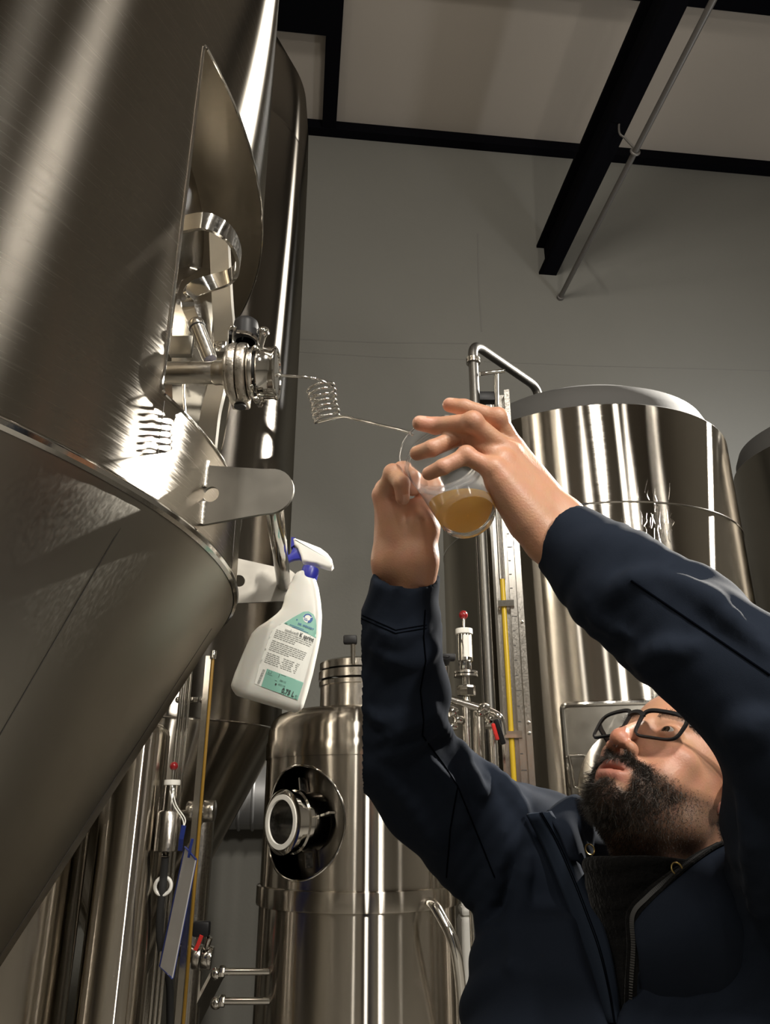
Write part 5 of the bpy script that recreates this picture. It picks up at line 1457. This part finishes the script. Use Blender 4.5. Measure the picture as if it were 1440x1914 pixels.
zpath = smooth_path([P(x - 3, y - 2, d - .004) for x, y, d in ctop[:6]][::-1] + [P(1184, 1770, .786), P(1180, 1840, .78), P(1178, 1915, .79)], 14)
mk('zip_tape', *ribbon(zpath, np.array([1.0, -.2, .3]), .012, .002), M['fleece'], jk, angle=60)
zt_ = MB()
for i in range(0, len(zpath) - 1, 1):
    t = nrm(zpath[i + 1] - zpath[i]); zt_.add(obox(zpath[i] + nrm(CAM - zpath[i]) * .0018, t * .0009, np.cross(t, nrm(CAM - zpath[i])) * .0022, nrm(CAM - zpath[i]) * .0009))
M['zinc'] = plain('dark_zip', (.10, .10, .10), .4, .8)
zo = zt_.build('zip_teeth', M['zinc'], jk, smooth=False); zo['kind'] = 'stuff'
for x, y, d in ((1266, 1624, .818), (1103, 1588, .955)):
    q = P(x, y, d); mk('collar_ring', *torus(q, nrm(CAM - q) + np.array([.5, 0, .2]), .0062, .0010, 20, 6), M['brass'], jk)
# trousers and shoes (below the frame, he stands on the floor)
def trousers(p):
    hip = np.array([TC[0], TC[1], .92]); d = ell(p, hip, (.17, .15, .15))
    for s in (-1, 1):
        h = hip + TL * .09 * s; k = h + TF * .02 + np.array([0, 0, -.42]) + TL * .02 * s; a = k - TF * .03 + np.array([0, 0, -.40]); 
        d = smin(d, chain(p, [h, k, a], [.095, .075, .062], .02), .04)
    return smax(d, .075 - p[:, 2], .01)
tv, tf_ = surface_nets(trousers, (-.02, .75, .04), (.60, 1.30, 1.12), .010)
np_mesh('trousers', tv, tf_, M['trouser'], person)
for s in (-1, 1):
    a = np.array([TC[0], TC[1], 0]) + TL * .11 * s - TF * .01
    def shoe(p, a=a):
        q = p - a; f = q @ TF; l = q @ TL; z = p[:, 2]
        d = np.sqrt((f - np.clip(f, -.07, .15)) ** 2 + l * l + (np.clip(z - .045, 0, 1)) ** 2) - (.048 - .06 * np.clip(z - .03, 0, .1) * (f > .05))
        return np.maximum(d, -z)
    v_, f_ = surface_nets(shoe, (a[0] - .26, a[1] - .3, -.012), (a[0] + .2, a[1] + .2, .14), .006)
    np_mesh('shoe', laplace(v_, f_, 2), f_, M['shoe'], person)

# ---------- hair, beard, brows ---------------------------------------------------------------
me_b = body.data
nh_ = (np.linalg.norm(bv - HT, axis=1) < .22)
def strands(mask_fn, count, len_fn, dir_fn, name, base, greys, rad, seed, seg=4):
    r_ = np.random.default_rng(seed)
    ok = nh_[bf].all(1); F_ = bf[ok]; c = bv[F_].mean(1); q = hl(c)
    m = mask_fn(q); k = m > .05; F_, m = F_[k], m[k]
    A = .5 * np.linalg.norm(np.cross(bv[F_[:, 2]] - bv[F_[:, 0]], bv[F_[:, 3]] - bv[F_[:, 1]]), axis=1)
    pr_ = A * m; pick = r_.choice(len(F_), count, p=pr_ / pr_.sum())
    u, w = r_.random(count), r_.random(count)
    V4 = bv[F_[pick]]
    pos = (V4[:, 0] * ((1 - u) * (1 - w))[:, None] + V4[:, 1] * (u * (1 - w))[:, None] + V4[:, 2] * (u * w)[:, None] + V4[:, 3] * ((1 - u) * w)[:, None])
    nrmv = np.cross(V4[:, 2] - V4[:, 0], V4[:, 3] - V4[:, 1]); nrmv /= np.linalg.norm(nrmv, axis=1)[:, None] + 1e-12
    ql = hl(pos); nl = nrmv @ HR
    dl = dir_fn(ql, nl) + r_.normal(size=(count, 3)) * .28
    dl /= np.linalg.norm(dl, axis=1)[:, None]
    L_ = len_fn(ql, m[pick]) * r_.uniform(.6, 1.25, count)
    dw = dl @ HR.T; curl = r_.normal(size=(count, 3)) * .5
    droop = np.array([0, 0, -1.0])
    pts = [pos - nrmv * .0006]
    cur = dw
    for s in range(seg):
        cur = cur + (curl * .35 + droop * .12); cur /= np.linalg.norm(cur, axis=1)[:, None]
        pts.append(pts[-1] + cur * (L_ / seg)[:, None])
    side = np.cross(cur, r_.normal(size=(count, 3))); side /= np.linalg.norm(side, axis=1)[:, None] + 1e-9
    up = np.cross(side, cur)
    V_o = []; rr_ = rad * r_.uniform(.7, 1.3, count)
    for s in range(seg + 1):
        tp_ = 1 - .75 * s / seg
        for a in (0, 2.094, 4.188): V_o.append(pts[s] + (side * math.cos(a) + up * math.sin(a)) * (rr_ * tp_)[:, None])
    V_o = np.stack(V_o, 1)                                             # count, (seg+1)*3, 3
    nvp = (seg + 1) * 3
    fb = []
    for s in range(seg):
        for a in range(3):
            b_ = (a + 1) % 3; fb.append((s * 3 + a, s * 3 + b_, s * 3 + 3 + b_, s * 3 + 3 + a))
    fb = np.array(fb); FF = (np.arange(count)[:, None, None] * nvp + fb[None]).reshape(-1, 4)
    col = np.where((r_.random(count) < greys)[:, None], np.array([.20, .19, .175])[None], np.array(base)[None] * r_.uniform(.5, 1.6, count)[:, None])
    o = np_mesh(name, V_o.reshape(-1, 3), FF, M['hair'], person, np.repeat(col, nvp, 0)); o['kind'] = 'stuff'
    return o
M['hair'], _nt, _b = new_mat('hair')
_a = _nt.nodes.new('ShaderNodeAttribute'); _a.attribute_name = 'skin_tone'; _nt.links.new(_a.outputs['Color'], _b.inputs['Base Color'])
_b.inputs['Roughness'].default_value = .38
def beard_len(q, m):
    x = np.abs(q[:, 0]); y = q[:, 1]; z = q[:, 2]
    L = np.interp(y, [0, 45, 80, 110], [.004, .007, .014, .018]); L = np.where((z > -74) & (y > 60), .0095, L)
    return L * np.clip(m, .35, 1)
def beard_dir(q, n):
    x = np.sign(q[:, 0]) * np.clip(np.abs(q[:, 0]) / 40, 0, 1); z = q[:, 2]
    d = n * .75 + np.stack([x * .15, .12 + 0 * x, -0.75 + 0 * x], 1)
    mo = (z > -74) & (q[:, 1] > 70)
    d[mo] = n[mo] * .45 + np.stack([np.sign(q[mo, 0]) * .55, .25 + 0 * q[mo, 0], -.65 + 0 * q[mo, 0]], 1)
    return d
bo = strands(lambda q: beard_mask(q) * np.interp(q[:, 1], [-5, 30, 60, 80], [.40, .55, .9, 1.0]) * np.where((q[:, 2] > -74) & (q[:, 1] > 70) & (np.abs(q[:, 0]) < 40), 3.0, 1.0), 24000, beard_len, beard_dir, 'beard', (.022, .017, .013), .10, .00025, 11)
bo['label'] = 'short dark beard and moustache with a few grey hairs'
def brow_m(q):
    xa = np.abs(q[:, 0]); zc = 24 + 4 * np.sin(np.clip((xa - 12) / 42, 0, 1) * PI); return ((np.abs(q[:, 2] - zc) < 5) & (xa > 12) & (xa < 54) & (q[:, 1] > 50)).astype(float)
strands(brow_m, 1100, lambda q, m: .008 + 0 * m, lambda q, n: n * .35 + np.stack([np.sign(q[:, 0]) * 1.0, 0 * q[:, 0], .25 + 0 * q[:, 0]], 1), 'eyebrows', (.03, .022, .016), .05, .0002, 5)
def scalp(q):
    xa = np.abs(q[:, 0]); return np.clip(np.maximum((q[:, 2] - 80 + np.clip(q[:, 1] - 30, -100, 60) * .3) / 10, ((q[:, 1] < -18) & (q[:, 2] > -50) & (xa < 76)) * 1.0), 0, 1)
ho = strands(scalp, 9000, lambda q, m: .007 + 0 * m, lambda q, n: n * .8 + np.stack([0 * q[:, 0], .2 + 0 * q[:, 0], .1 + 0 * q[:, 0]], 1), 'hair', (.03, .024, .02), .25, .00024, 6)
# eyes
M['sclera'] = plain('eye_white', (.62, .58, .54), .12); M['iris'] = plain('iris', (.06, .035, .02), .1); M['pupil'] = plain('pupil', (.003, .003, .003), .1)
gaze = nrm(hl((CB * .4 + CR * .6)[None])[0] - np.array([0, 78, 0])); gz = HR @ nrm(gaze * np.array([.6, 1, .6]))
for s in (1, -1):
    c = hw(32 * s, 76.5, -.8)
    ey = mk('eye', *sphere(c, .0118, 28, 18), M['sclera'], person, angle=180)
    x_, y_, a_ = frame_of(gz)
    mk('iris', *lathe(c, gz, [(.0059, .01035), (.0050, .0113), (.0030, .0118), (.0002, .0119)], 24), M['iris'], ey, angle=180)
    mk('pupil', *lathe(c, gz, [(.0026, .01175), (.0001, .0121)], 18), M['pupil'], ey, angle=180)

# ---------- eyeglasses --------------------------------------------------------------------------
gl = empty('eyeglasses', hw(0, 108, 6), 'black rectangular eyeglasses on the man', 'glasses')
M['lens'], _nt, _b = new_mat('spectacle_lens')
_b.inputs['Base Color'].default_value = (1, 1, 1, 1); _b.inputs['Roughness'].default_value = .01; _b.inputs['Transmission Weight'].default_value = 1; _b.inputs['IOR'].default_value = 1.1
_b.inputs['Specular IOR Level'].default_value = .8
def gfront(x): return 107 - 15.0 * (abs(x) / 69) ** 2
def lens_outline(s):
    o = []; cx, cz, a, b, e = 36.0, -9.0, 26.5, 21.0, 4.2
    for k in range(56):
        t = 2 * PI * k / 56
        x = cx + a * sup(math.cos(t), e); z = cz + b * sup(math.sin(t), e)
        z -= (cx - x) * .05 * (1 if z < cz else -.2); x -= (cz - z) * .10 * (1 if x > cx else -.5)
        o.append((s * x, z))
    return o
for s in (1, -1):
    o = lens_outline(s)
    pts = [hw(x, gfront(x), z) for x, z in o]
    T, _ = path_frames(pts, True); fwd = HR @ np.array([0, 1.0, 0])
    v = []; f = []; n = len(pts); c_ = np.mean(pts, 0)
    for i in range(n):
        top = (o[i][1] + 26) / 37
        w_ = (.0012 + .0010 * np.clip(top, 0, 1)); out_ = nrm(np.cross(T[i], fwd)); out_ = out_ if out_ @ (pts[i] - c_) > 0 else -out_
        for a_, b_ in ((-1, -1), (1, -1), (1, 1), (-1, 1)): v.append(pts[i] + out_ * w_ * a_ + fwd * .0016 * b_)
    for i in range(n):
        j = (i + 1) % n
        for k in range(4): f.append((i * 4 + k, i * 4 + (k + 1) % 4, j * 4 + (k + 1) % 4, j * 4 + k))
    mk('rim', v, f, M['black'], gl, angle=50)
    vi = [p - fwd * .0004 for p in pts] + [c_ + fwd * .0012 - fwd * .0004] + [p + fwd * .0004 for p in pts] + [c_ + fwd * .002]
    fi = [(i, (i + 1) % n, n) for i in range(n)] + [(n + 1 + (i + 1) % n, n + 1 + i, 2 * n + 1) for i in range(n)]
    mk('lens', vi, fi, M['lens'], gl, angle=180)
    tpth = smooth_path([hw(s * 66, gfront(66) - 1, 4), hw(s * 71.5, gfront(70) - 5, 5), hw(s * 75, 70, 5), hw(s * 79, 30, 6), hw(s * 81, 0, 4), hw(s * 80, -18, -8), hw(s * 78, -28, -26)], 5)
    tw = list(np.interp(np.linspace(0, 1, len(tpth)), [0, .1, .3, .7, 1], [.009, .008, .006, .005, .004]))
    mk('temple', *ribbon(tpth, HR @ np.array([0, 0, 1.0]), tw, .003), M['black'], gl, angle=50)
mk('bridge', *ribbon(smooth_path([hw(-11, gfront(11), 1), hw(-5, gfront(5) + 1.5, 5.5), hw(5, gfront(5) + 1.5, 5.5), hw(11, gfront(11), 1)], 5), HR @ np.array([0, 0, 1.0]), .0055, .0035), M['black'], gl, angle=50)

# ---------- plastic cup and the beer in it ------------------------------------------------------------
M['cup'], _nt, _b = new_mat('clear_plastic_cup')
_b.inputs['Base Color'].default_value = (.93, .94, .95, 1); _b.inputs['Roughness'].default_value = .12; _b.inputs['Transmission Weight'].default_value = .95; _b.inputs['IOR'].default_value = 1.12
cup = empty('plastic_cup', CB, 'translucent plastic cup held tilted by both hands', 'cup')
def cr_(t): return RB_ + (RT_ - RB_) * t / CL
tw_ = .0007
prof = [(.001, .004), (RB_ - .006, .004), (RB_ - .004, .0005), (RB_ - .001, .0), (RB_, .003)] + [(cr_(t), t) for t in np.linspace(.006, CL * .86, 8)] + [(cr_(CL * .87) + .0010, CL * .87), (cr_(CL * .93) + .0012, CL * .93)]
prof += [(cr_(CL) + .001, CL - .003), (cr_(CL) + .0032, CL - .0015), (cr_(CL) + .0030, CL), (cr_(CL) + .0006, CL + .0006)]
inn = [(cr_(CL) - tw_, CL - .001)] + [(cr_(t) - tw_, t) for t in np.linspace(CL * .86, .008, 8)] + [(RB_ - .004, .0056), (.001, .005)]
mk('cup_wall', *lathe(CB, cax, prof + inn, 72), M['cup'], cup, angle=60)
for t in (.80, .83, .86):
    mk('cup_ridge', *torus(CB + cax * CL * t, cax, cr_(CL * t) + .0002, .0006, 64, 6), M['cup'], cup)
M['beer'], _nt, _b = new_mat('hazy_beer')
_b.inputs['Base Color'].default_value = (.66, .43, .07, 1); _b.inputs['Roughness'].default_value = .08
_tl = _nt.nodes.new('ShaderNodeBsdfTranslucent'); _tl.inputs['Color'].default_value = (.92, .63, .14, 1)
_ms = _nt.nodes.new('ShaderNodeMixShader'); _ms.inputs[0].default_value = .55
_nt.links.new(_b.outputs[0], _ms.inputs[1]); _nt.links.new(_tl.outputs[0], _ms.inputs[2]); _nt.links.new(_ms.outputs[0], _nt.nodes['Material Output'].inputs['Surface'])
bmq = bmesh.new()
v, f = lathe(CB, cax, [(.0005, .0062), (RB_ - .0048, .0062), (cr_(.009) - tw_ - .0006, .010)] + [(cr_(t) - tw_ - .0006, t) for t in np.linspace(.014, CL * .85, 12)], 64, True, True)
vs = [bmq.verts.new(Vector(a)) for a in v]
for q in f:
    try: bmq.faces.new([vs[i] for i in q])
    except ValueError: pass
zlev = (trace(lambda p: np.array([np.linalg.norm((p[0] - CB) - cax * ((p[0] - CB) @ cax)) - cr_((p[0] - CB) @ cax)]), 815, 925, .74)[2])
res_ = bmesh.ops.bisect_plane(bmq, geom=bmq.verts[:] + bmq.edges[:] + bmq.faces[:], plane_co=Vector((0, 0, zlev)), plane_no=Vector((0, 0, 1)), clear_outer=True)
ed_ = [e for e in res_['geom_cut'] if isinstance(e, bmesh.types.BMEdge)]
bmesh.ops.contextual_create(bmq, geom=ed_)
bmesh.ops.recalc_face_normals(bmq, faces=bmq.faces[:])
bmq.verts.index_update()
beer = mk('beer', [np.array(x.co) for x in bmq.verts], [tuple(x.index for x in g.verts) for g in bmq.faces], M['beer'], angle=40); bmq.free()
tag(beer, 'small pour of hazy golden beer in the tilted cup', 'beer')
